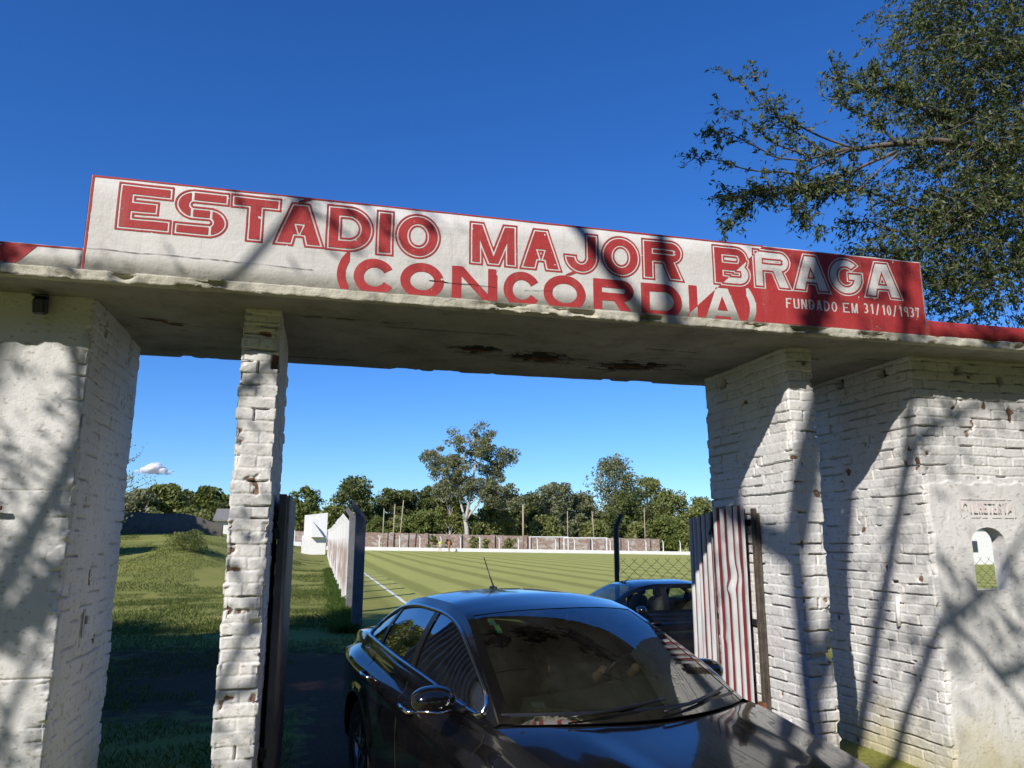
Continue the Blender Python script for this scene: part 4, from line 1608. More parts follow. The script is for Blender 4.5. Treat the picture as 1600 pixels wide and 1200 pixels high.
def ball(n, rg):
    d = rg.normal(size=(n, 3))
    d /= np.linalg.norm(d, axis=1, keepdims=True)
    return d * (rg.random(n) ** .42)[:, None]


def bez(p0, p1, bend, n=7):
    t = np.linspace(0, 1, n)[:, None]
    p0, p1 = np.array(p0, float), np.array(p1, float)
    m = (p0 + p1) / 2 + np.array(bend, float)
    return (1 - t) ** 2 * p0 + 2 * t * (1 - t) * m + t * t * p1


def clump_tree(name, loc, H, hw, leaf, label, seed, group, cat='tree', crown0=.22, nclump=18, cards=380, card=.55, bark='bark', trunk_r=None, clear=.0, shape='round', wr=.55):
    rg = np.random.default_rng(seed)
    t = empty(name, loc, 0, label, cat, group)
    trunk_r = trunk_r or max(.05, H * .017)
    tb = MB()
    topz = H * .78
    lean = rg.normal(size=2) * H * .025
    spine = bez((0, 0, -.3), (lean[0], lean[1], topz), (rg.normal() * H * .02, rg.normal() * H * .02, 0), 9)
    tb.tube(spine, np.linspace(trunk_r, trunk_r * .25, 9), 7)
    Cs, Ss = [], []
    for k in range(nclump):
        f = (k + .5) / nclump
        zc = H * (crown0 + (1 - crown0) * (.08 + .86 * f ** .9))
        if shape == 'round':
            prof = math.sin(pi * min(.98, .22 + .68 * f)) ** .55
        elif shape == 'umbrella':
            prof = .35 + .65 * f if f < .8 else .8
        elif shape == 'cone':
            prof = 1.1 - f
        else:
            prof = .75 + .25 * rg.random()
        an = k * 2.4 + rg.normal() * .5
        rr = hw * prof * (.35 + .45 * rg.random())
        r = hw * (.34 + .22 * rg.random()) * (.8 if f > .85 else 1)
        if f > .93:
            rr *= .4
        c = np.array([cos(an) * rr + lean[0] * f, sin(an) * rr + lean[1] * f, min(zc, H - r * .7)])
        q = int(np.clip(c[2] / topz * 8 * .6, 1, 7))
        tb.tube(bez(spine[q], c, (0, 0, -r * .25), 6), np.linspace(trunk_r * .38, trunk_r * .08, 6), 5, cap=False)
        P = ball(cards, rg)
        P *= np.array([r, r, r * (.62 + .2 * rg.random())])
        lump = 1 + .35 * vnoise(P[:, 0] / r * 2 + k, P[:, 1] / r * 2, P[:, 2] / r * 2, seed)
        P = c + P * lump[:, None]
        keep = vnoise(P[:, 0] * 1.3 / max(r, .3), P[:, 1] * 1.3 / max(r, .3), P[:, 2] * 1.5 / max(r, .3), seed + 5) > -.58 + clear
        P = P[keep]
        Cs.append(P)
        Ss.append(card * (.6 + .8 * rg.random(len(P))))
    tb.build('trunk', M[bark], t, True)
    C = np.concatenate(Cs)
    V, F = leaf_quads(C, np.concatenate(Ss), wr, .1, rg)
    mesh_obj('crown', V, F, M[leaf], t, False)
    return t


def at_px(px, py, y):
    """the point in the plane Y = y that lies on this line of sight"""
    d = _F + _R2 * ((px - 800) / FPX) + _U2 * ((600 - py) / FPX)
    s_ = y / d.y
    return np.array([d.x * s_, y, CAM_H + d.z * s_])


def far_tree(px, ytop, hwpx, y, leaf, label, seed, **kw):
    p = at_px(px, ytop, y)
    z0 = float(ground_z(p[0], y))
    dep = p[0] * _F.x / cos(_t) + y * _F.y / cos(_t)
    return clump_tree(kw.pop('name', 'tree'), (p[0], y, z0), p[2] - z0, hwpx / FPX * dep, leaf, label, seed, kw.pop('group', 'trees beyond the far end of the pitch'), **kw)


far_tree(482, 760, 27, 150, 'leaf_light', 'pale airy tree at the left end of the far row, beside the gate leaf', 101, clear=.22, nclump=16, cards=220, card=.55)
far_tree(452, 782, 30, 160, 'leaf_mid', 'low tree partly hidden by the slender pier', 102)
far_tree(515, 790, 26, 140, 'leaf_mid', 'low bushy tree right above the small white hut', 103)
far_tree(551, 744, 42, 145, 'leaf_dark', 'big dark rounded tree rising behind the bent posts', 104, nclump=20, crown0=.1)
far_tree(587, 806, 19, 131, 'leaf_light', 'young round yellow green tree in front of the brick wall', 105, nclump=9, crown0=.3, cards=240, card=.35)
far_tree(606, 761, 30, 152, 'leaf_dark', 'very dark dense tree left of the three thin poles', 106, crown0=.08)
far_tree(640, 764, 32, 155, 'leaf_dark', 'dark dense tree directly behind the leaning pole', 107, crown0=.08)
far_tree(664, 796, 24, 137, 'leaf_light', 'light green bushy tree at the left foot of the tall eucalyptus', 108, crown0=.05)
far_tree(672, 758, 27, 160, 'leaf_dark', 'dark tree crown just left of the tall eucalyptus', 109, crown0=.08)
far_tree(703, 745, 33, 148, 'leaf_mid', 'olive tree with a slim pale trunk under the tall eucalyptus', 110, crown0=.25, bark='bark_pale', clear=.08)
far_tree(770, 786, 34, 142, 'leaf_mid', 'low olive tree right of the pale eucalyptus trunk', 111, crown0=.08)
far_tree(803, 772, 25, 158, 'leaf_dark', 'very dark tree behind the stout pale pole', 112, crown0=.06)
far_tree(832, 768, 30, 152, 'leaf_dark', 'dark tree right of the stout pale pole', 113, crown0=.08, clear=.05)
far_tree(868, 753, 40, 146, 'leaf_grey', 'wide grey green eucalyptus left of the tallest right tree', 114, clear=.12, nclump=20, bark='bark_pale', crown0=.15)
far_tree(905, 768, 32, 150, 'leaf_grey', 'grey green tree over the right goal', 115, clear=.1, crown0=.1)
far_tree(962, 711, 50, 150, 'leaf_grey', 'tall spreading eucalyptus above the chain link post', 116, clear=.2, nclump=26, cards=260, bark='bark_pale', crown0=.3, shape='umbrella')
far_tree(975, 765, 40, 143, 'leaf_dark', 'dark bushy tree under the spreading eucalyptus', 117, crown0=.05)
far_tree(1012, 742, 36, 158, 'leaf_mid', 'round green tree right of the spreading eucalyptus', 118, crown0=.1)
far_tree(1052, 764, 40, 152, 'leaf_mid', 'broad green tree left of the striped gate leaf', 119, crown0=.06, nclump=18)
far_tree(1095, 776, 36, 148, 'leaf_mid', 'green tree half hidden by the striped gate leaf', 120, crown0=.06)
far_tree(1040, 806, 30, 136, 'leaf_light', 'low light green thicket with a leaning bare stem near the gate leaf', 121, crown0=.04, clear=.05)
far_tree(1000, 815, 24, 134, 'leaf_mid', 'low green bush by the thin tall pole', 122, crown0=.03)
far_tree(930, 812, 24, 136, 'leaf_mid', 'low tree with a pale stem behind the right goal', 123, crown0=.05)
far_tree(745, 815, 26, 137, 'leaf_mid', 'low bush right of the pale eucalyptus trunk', 124, crown0=.03)
far_tree(560, 800, 22, 138, 'leaf_mid', 'low tree left of the young round tree', 125, crown0=.05)
far_tree(625, 806, 24, 139, 'leaf_mid', 'low grey green tree behind the straight pale pole', 126, crown0=.05)
far_tree(850, 806, 26, 139, 'leaf_mid', 'low tree left of the right goal', 127, crown0=.05)
for i, px in enumerate((494, 530, 572, 594, 650, 690, 722, 782, 814, 846, 886, 922, 950, 990, 1030, 1075)):
    far_tree(px, (792, 798, 786, 800, 788, 796, 790, 797)[i % 8], 26, 162, ('leaf_mid', 'leaf_dark', 'leaf_mid', 'leaf_grey')[i % 4], 'low green tree in the back of the far row, between the taller crowns', 200 + i, crown0=.02, nclump=12, cards=300, card=.6)
for i, px in enumerate((1160, 1230, 1300, 1380, 1470, 1560)):
    far_tree(px, 770 + 8 * (i % 3), 46, 150, ('leaf_mid', 'leaf_dark', 'leaf_grey')[i % 3], 'green tree of the far row behind the ticket booth', 130 + i, crown0=.08)

LG = 'trees behind the stone wall on the left'
far_tree(172, 770, 34, 95, 'leaf_mid', 'tree behind the peeling wall end, leftmost behind the stone wall', 140, group=LG, crown0=.1)
far_tree(220, 766, 30, 88, 'leaf_grey', 'thin grey green tree right beside the peeling wall end', 141, group=LG, clear=.18, crown0=.15)
far_tree(258, 757, 38, 92, 'leaf_mid', 'broad green tree below the small cloud', 142, group=LG, crown0=.1, nclump=18)
far_tree(296, 766, 22, 100, 'leaf_dark', 'dark round tree in the middle behind the stone wall', 143, group=LG, crown0=.1)
far_tree(330, 762, 28, 96, 'leaf_light', 'light airy tree left of the slender pier', 144, group=LG, clear=.2, crown0=.25)
far_tree(346, 786, 16, 90, 'leaf_dark', 'small dark tree above the grey shed roof', 145, group=LG, crown0=.05)
far_tree(305, 795, 32, 78, 'leaf_mid', 'low rounded bush on the stone wall', 146, group=LG, crown0=.02, card=.35)
far_tree(372, 772, 30, 104, 'leaf_mid', 'tree hidden by the slender pier', 147, group=LG, crown0=.1)
far_tree(240, 800, 24, 80, 'leaf_mid', 'bush over the left part of the stone wall', 148, group=LG, crown0=.02, card=.35)

for i, (x, y, H, hw) in enumerate(((-20.5, 55, 12, 4.2), (-27, 56, 13, 5), (-17.8, 57.5, 9, 2.6), (-19.5, 38, 10, 3), (-26, 44, 12, 4))):
    clump_tree('tree', (x, y, float(ground_z(x, y))), H, hw, 'leaf_mid', 'tree left of the lawn, hidden behind the plastered wall', 160 + i, 'trees left of the lawn', crown0=.12)

# bare twiggy sapling poking out beside the peeling wall
rg = np.random.default_rng(77)
tw = empty('sapling', at_px(176, 845, 40) * np.array([1, 1, 0]) + np.array([0, 0, .6]), label='bare twiggy sapling poking out beside the peeling wall end', cat='tree')
tb = MB()
tb.tube([(0, 0, -.5), (-.05, 0, 2.5), (.0, 0, 4.2), (.1, 0, 5.4)], [.05, .045, .03, .012], 6)
tips = []
for k in range(26):
    z = 1.8 + 3.6 * k / 26
    a = rg.random() * 6.28
    L = .6 + .9 * rg.random()
    p = bez((0, 0, z), (cos(a) * L, sin(a) * L, z + L * .5), (0, 0, -.1), 5)
    tb.tube(p, [.014, .012, .010, .008, .006], 4, cap=False)
    tips.append(p[-1])
    for q in range(3):
        b = p[2 + q % 3] + rg.normal(size=3) * .22
        tb.tube([p[2 + q % 3], b], [.008, .005], 4, cap=False)
        tips.append(b)
tb.build('trunk', M['bark'], tw, True)
C = np.concatenate([t_ + rg.normal(size=(5, 3)) * .10 for t_ in tips])
V, F = leaf_quads(C, .11, .5, .2, rg)
mesh_obj('crown', V, F, M['leaf_mid'], tw, False)


# tall pale eucalyptus
def eucalypt():
    rg = np.random.default_rng(404)
    y = 134.0
    base = at_px(729, 845, y)
    z0 = float(ground_z(base[0], y))
    top = at_px(735, 664, y)
    H = top[2] - z0
    t = empty('eucalyptus_tree', (base[0], y, z0), 0, 'tall eucalyptus with a forked white trunk and open grey green crown', 'tree', 'trees beyond the far end of the pitch')
    sc = 134.0 * 1.03 / FPX

    def L(px, py, dy=0):
        p = at_px(px, py, y)
        return np.array([p[0] - base[0], dy, p[2] - z0])
    tb = MB()
    limbs = [([(729, 850), (728, 825), (727, 812)], .46, .36),
             ([(727, 812), (731, 790), (734, 765), (740, 735), (742, 705), (738, 680)], .32, .08),
             ([(727, 812), (722, 790), (718, 765), (712, 740), (705, 715)], .25, .06),
             ([(727, 814), (738, 800), (752, 780), (764, 755), (770, 725), (778, 710)], .25, .06),
             ([(734, 765), (726, 745), (722, 715), (724, 690)], .22, .06),
             ([(740, 735), (752, 718), (760, 700)], .2, .05),
             ([(752, 780), (770, 772), (785, 762)], .2, .05),
             ([(718, 765), (702, 755), (690, 742)], .2, .05),
             ([(712, 740), (696, 728), (684, 718)], .16, .04),
             ([(764, 755), (780, 742), (790, 712)], .16, .04),
             ([(752, 780), (764, 788), (780, 798)], .12, .04), ([(718, 765), (704, 772), (692, 786)], .12, .04), ([(731, 790), (744, 778), (752, 762)], .14, .04), ([(770, 772), (786, 778), (797, 790)], .1, .03)]
    tips = []
    for pts, r0, r1 in limbs:
        dy = rg.normal() * 2.0
        P = np.array([L(px, py, dy * i / len(pts)) for i, (px, py) in enumerate(pts)])
        tt = np.linspace(0, len(P) - 1, 14)
        P = np.stack([np.interp(tt, range(len(P)), P[:, k]) for k in range(3)], -1)
        P += .15 * np.stack([vnoise(tt * 1.3, r0 * 50 + 0 * tt, 0 * tt + k, 3) for k in range(3)], -1)
        tb.tube(P, np.linspace(r0, r1, 14), 7)
        for q in range(5, 14):
            for rep in range(2):
                if len(pts) > 3 and q < 8 and rep:
                    continue
                if pts[0][1] > 840:
                    continue
                d = rg.normal(size=3)
                d[2] = abs(d[2]) * .7 + .1
                d /= np.linalg.norm(d)
                e = P[q] + d * (1.3 + 1.8 * rg.random())
                tb.tube(bez(P[q], e, (0, 0, -.2), 5), np.linspace(max(.05, r1 * .8), .03, 5), 4, cap=False)
                tips.append(e)
    tb.build('trunk', M['bark_pale'], t, True)
    tips = np.array(tips)
    Cs = []
    for e in tips:
        r = .75 + .65 * rg.random()
        n = 75 + int(60 * rg.random())
        Cs.append(e + ball(n, rg) * np.array([r, r, r * .75]))
    C = np.concatenate(Cs)
    V, F = leaf_quads(C, .42 * (.6 + .8 * rg.random(len(C))), .5, .5, rg)
    mesh_obj('crown', V, F, M['leaf_grey'], t, False)


eucalypt()

# creeper bushes at the foot of the brick wall
for i, (px, hw, ht) in enumerate(((676, 8, 1.8), (740, 10, 1.6), (760, 8, 1.3), (796, 12, 1.5), (700, 6, 1.2))):
    p = at_px(px, 856, 124.5)
    clump_tree('bush', (p[0], 124.5, float(ground_z(p[0], 124.5))), ht + .8, hw * .105, 'leaf_mid',
               ['bush against the brick wall left of the two people', 'wide bush against the brick wall below the eucalyptus', 'small bush right of the eucalyptus trunk', 'bush before the brick wall left of the stout pole', 'small bush between the two people and the eucalyptus'][i],
               170 + i, 'bushes at the foot of the brick wall', 'bush', crown0=.02, nclump=7, cards=90, card=.35)

bush = clump_tree('bush', (-6.5, 44, float(ground_z(-6.5, 44)) - .05), 1.15, 1.25, 'leaf_mid', 'scrubby bush on the lawn knoll left of the slender pier', 180, None, 'bush', crown0=.02, nclump=9, cards=420, card=.16, wr=.2)


# --- the big tree at the upper right, behind the canopy
def near_tree():
    rg = np.random.default_rng(909)
    YB = 9.6
    root = np.array([12.6, YB, 0.0])
    t = empty('leafy_tree', tuple(root), 0, 'large dark leafy tree leaning over the right end of the canopy', 'tree')
    tb = MB()
    Ls, Ds = [], []

    def P(px, py, y):
        return at_px(px, py, y) - root
    trunk = np.array([[0, 0, -.3], [-.05, 0, 2.5], [.0, .1, 4.5], [-.15, 0, 6.2], [-.1, .1, 8.0], [.1, 0, 10.5]])
    tt = np.linspace(0, 5, 20)
    tr = np.stack([np.interp(tt, range(6), trunk[:, k]) for k in range(3)], -1)
    tb.tube(tr, np.linspace(.26, .07, 20), 9)

    def spray(p, d, L, n, ls=1.0):
        """one leafy twig"""
        d = np.array(d, float)
        d /= np.linalg.norm(d) + 1e-9
        e = p + d * L + np.array([0, 0, -.12 * L])
        path = bez(p, e, rg.normal(size=3) * L * .10 + np.array([0, 0, .05 * L]), 5)
        tb.tube(path, np.linspace(.006, .0022, 5), 3, cap=False)
        tq = rg.random(n) ** .8
        i = np.minimum((tq * 4).astype(int), 3)
        f = (tq * 4 - i)[:, None]
        q = path[i] * (1 - f) + path[i + 1] * f
        Ls.append(q + rg.normal(size=(n, 3)) * .028)
        Ds.append(np.repeat((d + np.array([0, 0, -.35]))[None], n, 0))

    def limb(pts, r0, r1, dens=1.0, start=.25, L=.42, nl=17):
        pts = np.array(pts)
        m = 22
        q = np.linspace(0, len(pts) - 1, m)
        C = np.stack([np.interp(q, range(len(pts)), pts[:, k]) for k in range(3)], -1)
        C += .05 * np.stack([vnoise(q * 1.7, r0 * 91 + 0 * q, 0 * q + 7 * k, 5) for k in range(3)], -1)
        tb.tube(C, np.linspace(r0, r1, m), 6)
        T = np.gradient(C, axis=0)
        for i in range(m):
            if i / m < start:
                continue
            k = rg.poisson(3.1 * dens)
            for _ in range(k):
                d = T[i] / np.linalg.norm(T[i]) * .8 + rg.normal(size=3) * .65
                spray(C[i], d, L * (.5 + .8 * rg.random()), nl)
        return C
    A = P(1660, 235, YB)
    l1 = limb([A, P(1470, 222, 9.3), P(1400, 225, 9.1), P(1330, 232, 9.0)], .075, .028, 1.2, .2)
    limb([P(1330, 232, 9.0), P(1290, 240, 8.9), P(1215, 180, 8.8), P(1180, 110, 8.7)], .026, .005, .95, .15, .34, 14)
    limb([P(1330, 232, 9.0), P(1250, 200, 8.8), P(1195, 165, 8.7), P(1128, 100, 8.6)], .018, .004, .6, .2, .28, 11)
    limb([P(1330, 232, 9.0), P(1265, 250, 8.8), P(1200, 215, 8.7), P(1125, 158, 8.6)], .02, .004, .55, .25, .24, 11)
    limb([P(1265, 250, 8.8), P(1200, 245, 8.7), P(1150, 215, 8.7), P(1112, 200, 8.6)], .014, .004, .55, .2, .24, 11)
    limb([P(1330, 232, 9.0), P(1250, 275, 8.8), P(1160, 262, 8.7), P(1076, 240, 8.6)], .02, .004, .6, .25, .25, 11)
    limb([P(1400, 240, 9.1), P(1300, 280, 8.9), P(1220, 292, 8.8), P(1138, 308, 8.7)], .028, .005, 2.1, .15, .36, 17)
    limb([P(1300, 280, 8.9), P(1240, 300, 8.8), P(1180, 318, 8.8), P(1140, 348, 8.7)], .014, .004, 1.0, .15, .28, 14)
    limb([P(1300, 280, 8.9), P(1265, 305, 8.9), P(1250, 330, 8.8), P(1285, 358, 8.8)], .012, .004, .9, .1, .25, 13)
    limb([P(1400, 240, 9.1), P(1340, 300, 9.0), P(1300, 300, 9.0), P(1255, 345, 9.0)], .018, .004, .7, .15, .28, 13)
    limb([A, P(1480, 180, 9.5), P(1400, 160, 9.3), P(1330, 130, 9.2)], .04, .006, 2.2, .25, .42, 18)
    limb([P(1400, 225, 9.1), P(1370, 190, 9.0), P(1320, 165, 9.0), P(1305, 95, 8.9)], .02, .004, 1.1, .1, .3, 14)
    limb([P(1480, 180, 9.5), P(1420, 150, 9.3), P(1385, 125, 9.2), P(1370, 108, 9.2)], .02, .004, 1.2, .2, .3, 14)
    limb([A, P(1500, 340, 9.6), P(1430, 330, 9.4), P(1330, 290, 9.2)], .04, .006, 2.0, .2, .42, 17)
    limb([P(1500, 340, 9.6), P(1420, 370, 9.4), P(1370, 350, 9.4), P(1330, 345, 9.3)], .02, .004, 1.1, .2, .35, 15)
    limb([P(1500, 340, 9.6), P(1440, 390, 9.5), P(1390, 395, 9.4), P(1345, 385, 9.4)], .02, .004, 1.3, .2, .35, 15)
    limb([P(1605, 420, 9.6), P(1520, 430, 9.6), P(1470, 440, 9.6), P(1400, 405, 9.5)], .03, .005, 1.6, .1, .45, 16)
    # the dense body of the crown
    for (px, py, rx, rz, n) in ((1520, 40, 105, 110, 210), (1475, 110, 70, 75, 110), (1560, 180, 110, 120, 230), (1500, 260, 95, 85, 150), (1580, 330, 110, 100, 190), (1490, 350, 85, 70, 100),
                                (1560, 440, 110, 70, 150), (1640, 60, 130, 160, 150), (1690, 300, 140, 170, 150), (1480, -40, 90, 90, 100), (1620, -120, 150, 120, 120), (1450, 430, 60, 50, 30), (1430, 20, 30, 55, 26)):
        c = P(px, py, YB - .1)
        k = YB * 1.12 / FPX
        Q = ball(n, rg) * np.array([rx * k, 1.5, rz * k]) + c
        for p in np.concatenate([Q, (ball(int(n * 1.1), rg) * np.array([rx * k, 1.5, rz * k]) + c)]):
            d = (p - c) * .6 + rg.normal(size=3) * .5
            spray(p, d, .30 + .35 * rg.random(), 24)
    tb.build('trunk', M['bark'], t, True)
    C = np.concatenate(Ls)
    V, F = leaf_quads(C, .074 * (.45 + 1.05 * rg.random(len(C))), .36, .15, rg, np.concatenate(Ds) * .6)
    mesh_obj('crown', V, F, M['leaf_near'], t, False)
    return len(C)


print('near leaves', near_tree())

# --- trees standing outside the gate, behind and to the left of the viewer: they shade the gate and the drive
OG = 'trees outside the gate that shade it'


def twig_tree(loc, trunk, limbs, leaf, label, seed, n_tw, L, nl, ls, r0):
    rg = np.random.default_rng(seed)
    t = empty('street_tree', loc, 0, label, 'tree', OG)
    tb = MB()
    Ls = []
    P = np.array(trunk, float)
    q = np.linspace(0, len(P) - 1, 16)
    C = np.stack([np.interp(q, range(len(P)), P[:, k]) for k in range(3)], -1)
    tb.tube(C, np.linspace(r0, r0 * .6, 16), 9)
    for pts, ra, dens in limbs:
        pts = np.array(pts, float)
        q = np.linspace(0, len(pts) - 1, 14)
        C = np.stack([np.interp(q, range(len(pts)), pts[:, k]) for k in range(3)], -1)
        tb.tube(C, np.linspace(ra, .015, 14), 7)
        for i in range(4, 14):
            for _ in range(rg.poisson(n_tw * dens)):
                d = rg.normal(size=3)
                d /= np.linalg.norm(d)
                e = C[i] + d * L * (.4 + .8 * rg.random())
                tb.tube([C[i], (C[i] + e) / 2 + rg.normal(size=3) * .06, e], [.014, .008, .004], 4, cap=False)
                k = rg.poisson(nl)
                f = rg.random((k, 1))
                Ls.append(C[i] * (1 - f) + e * f + rg.normal(size=(k, 3)) * .14)
    tb.build('trunk', M['bark'], t, True)
    C = np.concatenate(Ls)
    V, F = leaf_quads(C, ls * (.6 + .8 * rg.random(len(C))), .42, .2, rg)
    mesh_obj('crown', V, F, M[leaf], t, False)


# slim tree whose trunk and low boughs throw the long shadows on the broken pier and the booth
twig_tree((-2.05, -1.0, 0), [(0, 0, -.2), (0, 0, 3), (.02, 0, 5.2), (-.1, .0, 7.2)],
          [([(-.1, 0, 7.2), (-.9, -.1, 8.2), (-2.0, -.2, 9.6), (-3.0, -.3, 11.0)], .10, .10), ([(-.1, 0, 7.2), (.4, .1, 8.4), (.8, .2, 10.0), (.6, .2, 12.0)], .10, .35),
           ([(.4, .1, 8.4), (1.2, .3, 9.4), (2.0, .5, 10.6)], .06, .3), ([(-.9, -.1, 8.2), (-.7, .3, 9.6), (-.9, .5, 11.4)], .06, .15),
           ([(.02, 0, 4.9), (.40, 0, 5.75), (.63, 0, 6.19), (.93, 0, 6.45), (1.19, 0, 6.62), (1.36, 0, 6.50), (1.58, 0, 6.2), (2.03, 0, 5.75)], .062, .35),
           ([(1.19, 0, 6.62), (1.7, .1, 6.75), (2.3, .2, 7.2)], .05, .25), ([(1.58, 0, 6.2), (2.0, 0, 6.3), (2.6, .1, 6.1)], .05, .25),
           ([(0, 0, 6.2), (.50, 0, 7.15), (.72, 0, 7.5), (.93, 0, 7.9), (1.08, 0, 8.4), (1.13, 0, 9.1), (1.4, 0, 10)], .07, .25), ([(.93, 0, 7.9), (1.5, .1, 8.1), (2.4, .2, 8.3)], .05, .4)],
          'leaf_mid', 'slim forked tree outside the gate, left of the viewer', 501, 2.4, .8, 26, .10, .115)
# leaning tree whose boughs fall across the ticket booth
twig_tree((-9.6, -10.5, 0), [(0, 0, -.2), (.3, .1, 5), (.9, .2, 9.5)],
          [([(.9, .2, 9.5), (1.9, .4, 11.2), (2.8, .6, 13.5)], .16, .35), ([(.9, .2, 9.5), (1.0, .3, 12.5), (1.7, .4, 15.5)], .15, .5), ([(1.9, .4, 11.2), (3.1, .5, 12.0), (4.2, .8, 12.8)], .09, .22), ([(.9, .2, 9.5), (1.6, .3, 10.6), (2.9, .5, 11.2), (3.6, .6, 12.6)], .11, .3), ([(1.9, .4, 11.2), (2.3, .9, 12.4), (3.5, 1.2, 13.6)], .08, .4),
           ([(.3, .1, 5), (-.9, .3, 7.5), (-1.9, .4, 11)], .11, .5)],
          'leaf_mid', 'leaning tree with long bare boughs, farthest behind the viewer', 502, 1.2, .8, 16, .12, .2)
# leafy tree that dapples the left wall, the slender pier and the left end of the sign
twig_tree((-5.9, .9, 0), [(0, 0, -.2), (-.2, 0, 2.0), (-.1, 0, 3.5)],
          [([(-.1, 0, 3.5), (.45, .2, 4.6), (1.0, .25, 5.8), (.8, .3, 7.2)], .07, 1.0), ([(-.1, 0, 3.5), (-.4, .1, 5.0), (-.3, .2, 6.9)], .07, 1.2), ([(-.1, 0, 3.5), (-1.0, -.1, 4.8), (-1.6, -.2, 6.4)], .07, 1.2),
           ([(-.2, 0, 2.4), (.4, .1, 3.5), (.8, .1, 5.0)], .045, 1.1), ([(-.2, 0, 2.4), (-.9, .1, 3.6), (-1.4, .2, 5.0)], .045, 1.1), ([(.45, .2, 4.6), (1.1, .25, 5.0), (1.6, .25, 5.9)], .04, .8), ([(.45, .2, 4.6), (1.3, .2, 5.6), (2.1, .2, 6.6), (2.7, .2, 7.5)], .04, .75), ([(-.2, 0, 2.4), (1.0, .1, 3.5), (1.8, .2, 4.4), (2.3, .2, 5.9)], .035, .55), ([(1.8, .2, 4.4), (2.4, .2, 4.6), (2.6, .2, 5.2)], .025, .5)],
          'leaf_mid', 'bushy tree outside the gate whose leaves dapple the left wall', 503, 1.9, .55, 26, .085, .075)
# the tall row farther left: its shade lies over the drive and the near lawn
for i, (x, y, H, hw, lb) in enumerate(((-10.6, -3.6, 25.0, 3.3, 'tall dense tree outside the gate, nearest of the shading row'), (-17.8, -3.0, 19.5, 4.2, 'tall dense tree outside the gate, middle of the shading row'), (-22.5, -2.6, 18.6, 4.6, 'tall dense tree outside the gate, left end of the shading row'))):
    clump_tree('street_tree', (x, y, 0), H, hw, 'leaf_mid', lb, 520 + i, OG, crown0=(.73, .42, .3)[i], nclump=26, cards=620, card=.42, trunk_r=.22, clear=-.1)

for i, (x, y, H, hw) in enumerate(((1.5, -11, 15, 4.2), (8.5, -12, 17, 5), (15.5, -10, 15, 5), (19, -3, 13, 4), (-52, -30, 18, 7), (-40, -31, 19, 7), (-28, -31, 18, 7), (-16, -32, 19, 7), (-4, -31, 18, 7), (8, -32, 19, 7), (21, -29, 18, 7), (-33, -12, 16, 5), (-38, -2, 15, 5), (-36, 9, 13, 5), (28, -14, 17, 6))):
    clump_tree('street_tree', (x, y, 0), H, hw, ('leaf_dark', 'leaf_mid')[i % 2], 'leafy tree of the wood along the road behind the viewer', 560 + i, OG, crown0=.06, nclump=16, cards=330, card=1.0, trunk_r=.25)

# ---- grass blades near the gate, weeds along the panel wall


def blades(name, X, Y, hgt, mat, label, seed, w=.006):
    rg = np.random.default_rng(seed)
    n = len(X)
    Z = ground_z(X, Y) - .01
    a = rg.random(n) * 6.28
    b = rg.normal(size=(n, 2)) * .45
    h = hgt * (.5 + rg.random(n))
    wx, wy = np.cos(a) * w, np.sin(a) * w
    V = np.stack([np.stack([X - wx, Y - wy, Z], -1), np.stack([X + wx, Y + wy, Z], -1), np.stack([X + b[:, 0] * h * .45 + wx * .6, Y + b[:, 1] * h * .45 + wy * .6, Z + h * .6], -1), np.stack([X + b[:, 0] * h, Y + b[:, 1] * h, Z + h], -1)], 1).reshape(-1, 3)
    o = mesh_obj(name, V, np.arange(4 * n).reshape(-1, 4), mat, None, False)
    return tag(o, label, 'grass', kind='stuff')


M['blade'] = leaf_mat('grass_blades', [(.06, .10, .022), (.10, .135, .032), (.15, .16, .055)], .35, .6, .2)
M['weed'] = leaf_mat('weed_leaves', [(.05, .09, .016), (.075, .12, .022), (.11, .15, .035)], .4, .6, .2)
rg = np.random.default_rng(8)
n = 130000
Yb = 5.4 + (30 - 5.4) * rg.random(n) ** 1.5
Xb = -8.5 + 10.2 * rg.random(n)
dens = fbm(Xb * .7, Yb * .7, 0 * Xb, 41, 3)
path = (Yb > 8.9) & (Yb < 13.8) & (Xb > -5.2)
ok = (dens > -.2) & ~(path & (dens < .10)) & (Xb < .9 + 0 * Yb) & ~((Xb > -.1) & (Yb < 12.4))
blades('grass', Xb[ok], Yb[ok], .055, M['blade'], 'short green grass growing on the near lawn inside the gate', 1, .005)
n = 90000
Yl = 17 + 48 * rg.random(n) ** 1.3
Xl = -14 + 15 * rg.random(n)
ok = (fbm(Xl * .5, Yl * .35, 0 * Xl, 43, 3) > -.05) & (Xl < .8) & (Xl > -.36 * Yl)
blades('lawn_tufts', Xl[ok], Yl[ok], .07, M['blade'], 'loose tufts of grass over the lawn on the left', 3, .014)
n = 14000
Yw = 16.2 + 34 * rg.random(n) ** 1.6
Xw = .90 + (Yw - 17.6) * .0068 - np.abs(rg.normal(size=n)) * .20
blades('weeds', Xw, Yw, .15, M['weed'], 'bright green weeds along the foot of the bent posts', 2, .012)

# ------------------------------------------------------------------ cars


def car_paint(name, base, rough=.12):
    m, nt, out = new_mat(name)
    g = N(nt)
    co = g.coord()
    dust = g.noise(co, 2.5, 6, .65)
    c = g.mix(g.math('MULTIPLY', g.ramp(dust, [(.45, (0, 0, 0)), (.8, (1, 1, 1))]), .05), base, (.20, .17, .13))
    r = g.math('ADD', g.math('MULTIPLY', dust, .10), rough - .03)
    p = g.bsdf(out, c, r, None, Coat_Weight=1.0, Coat_Roughness=.03)
    p.inputs['Specular IOR Level'].default_value = .5
    return m


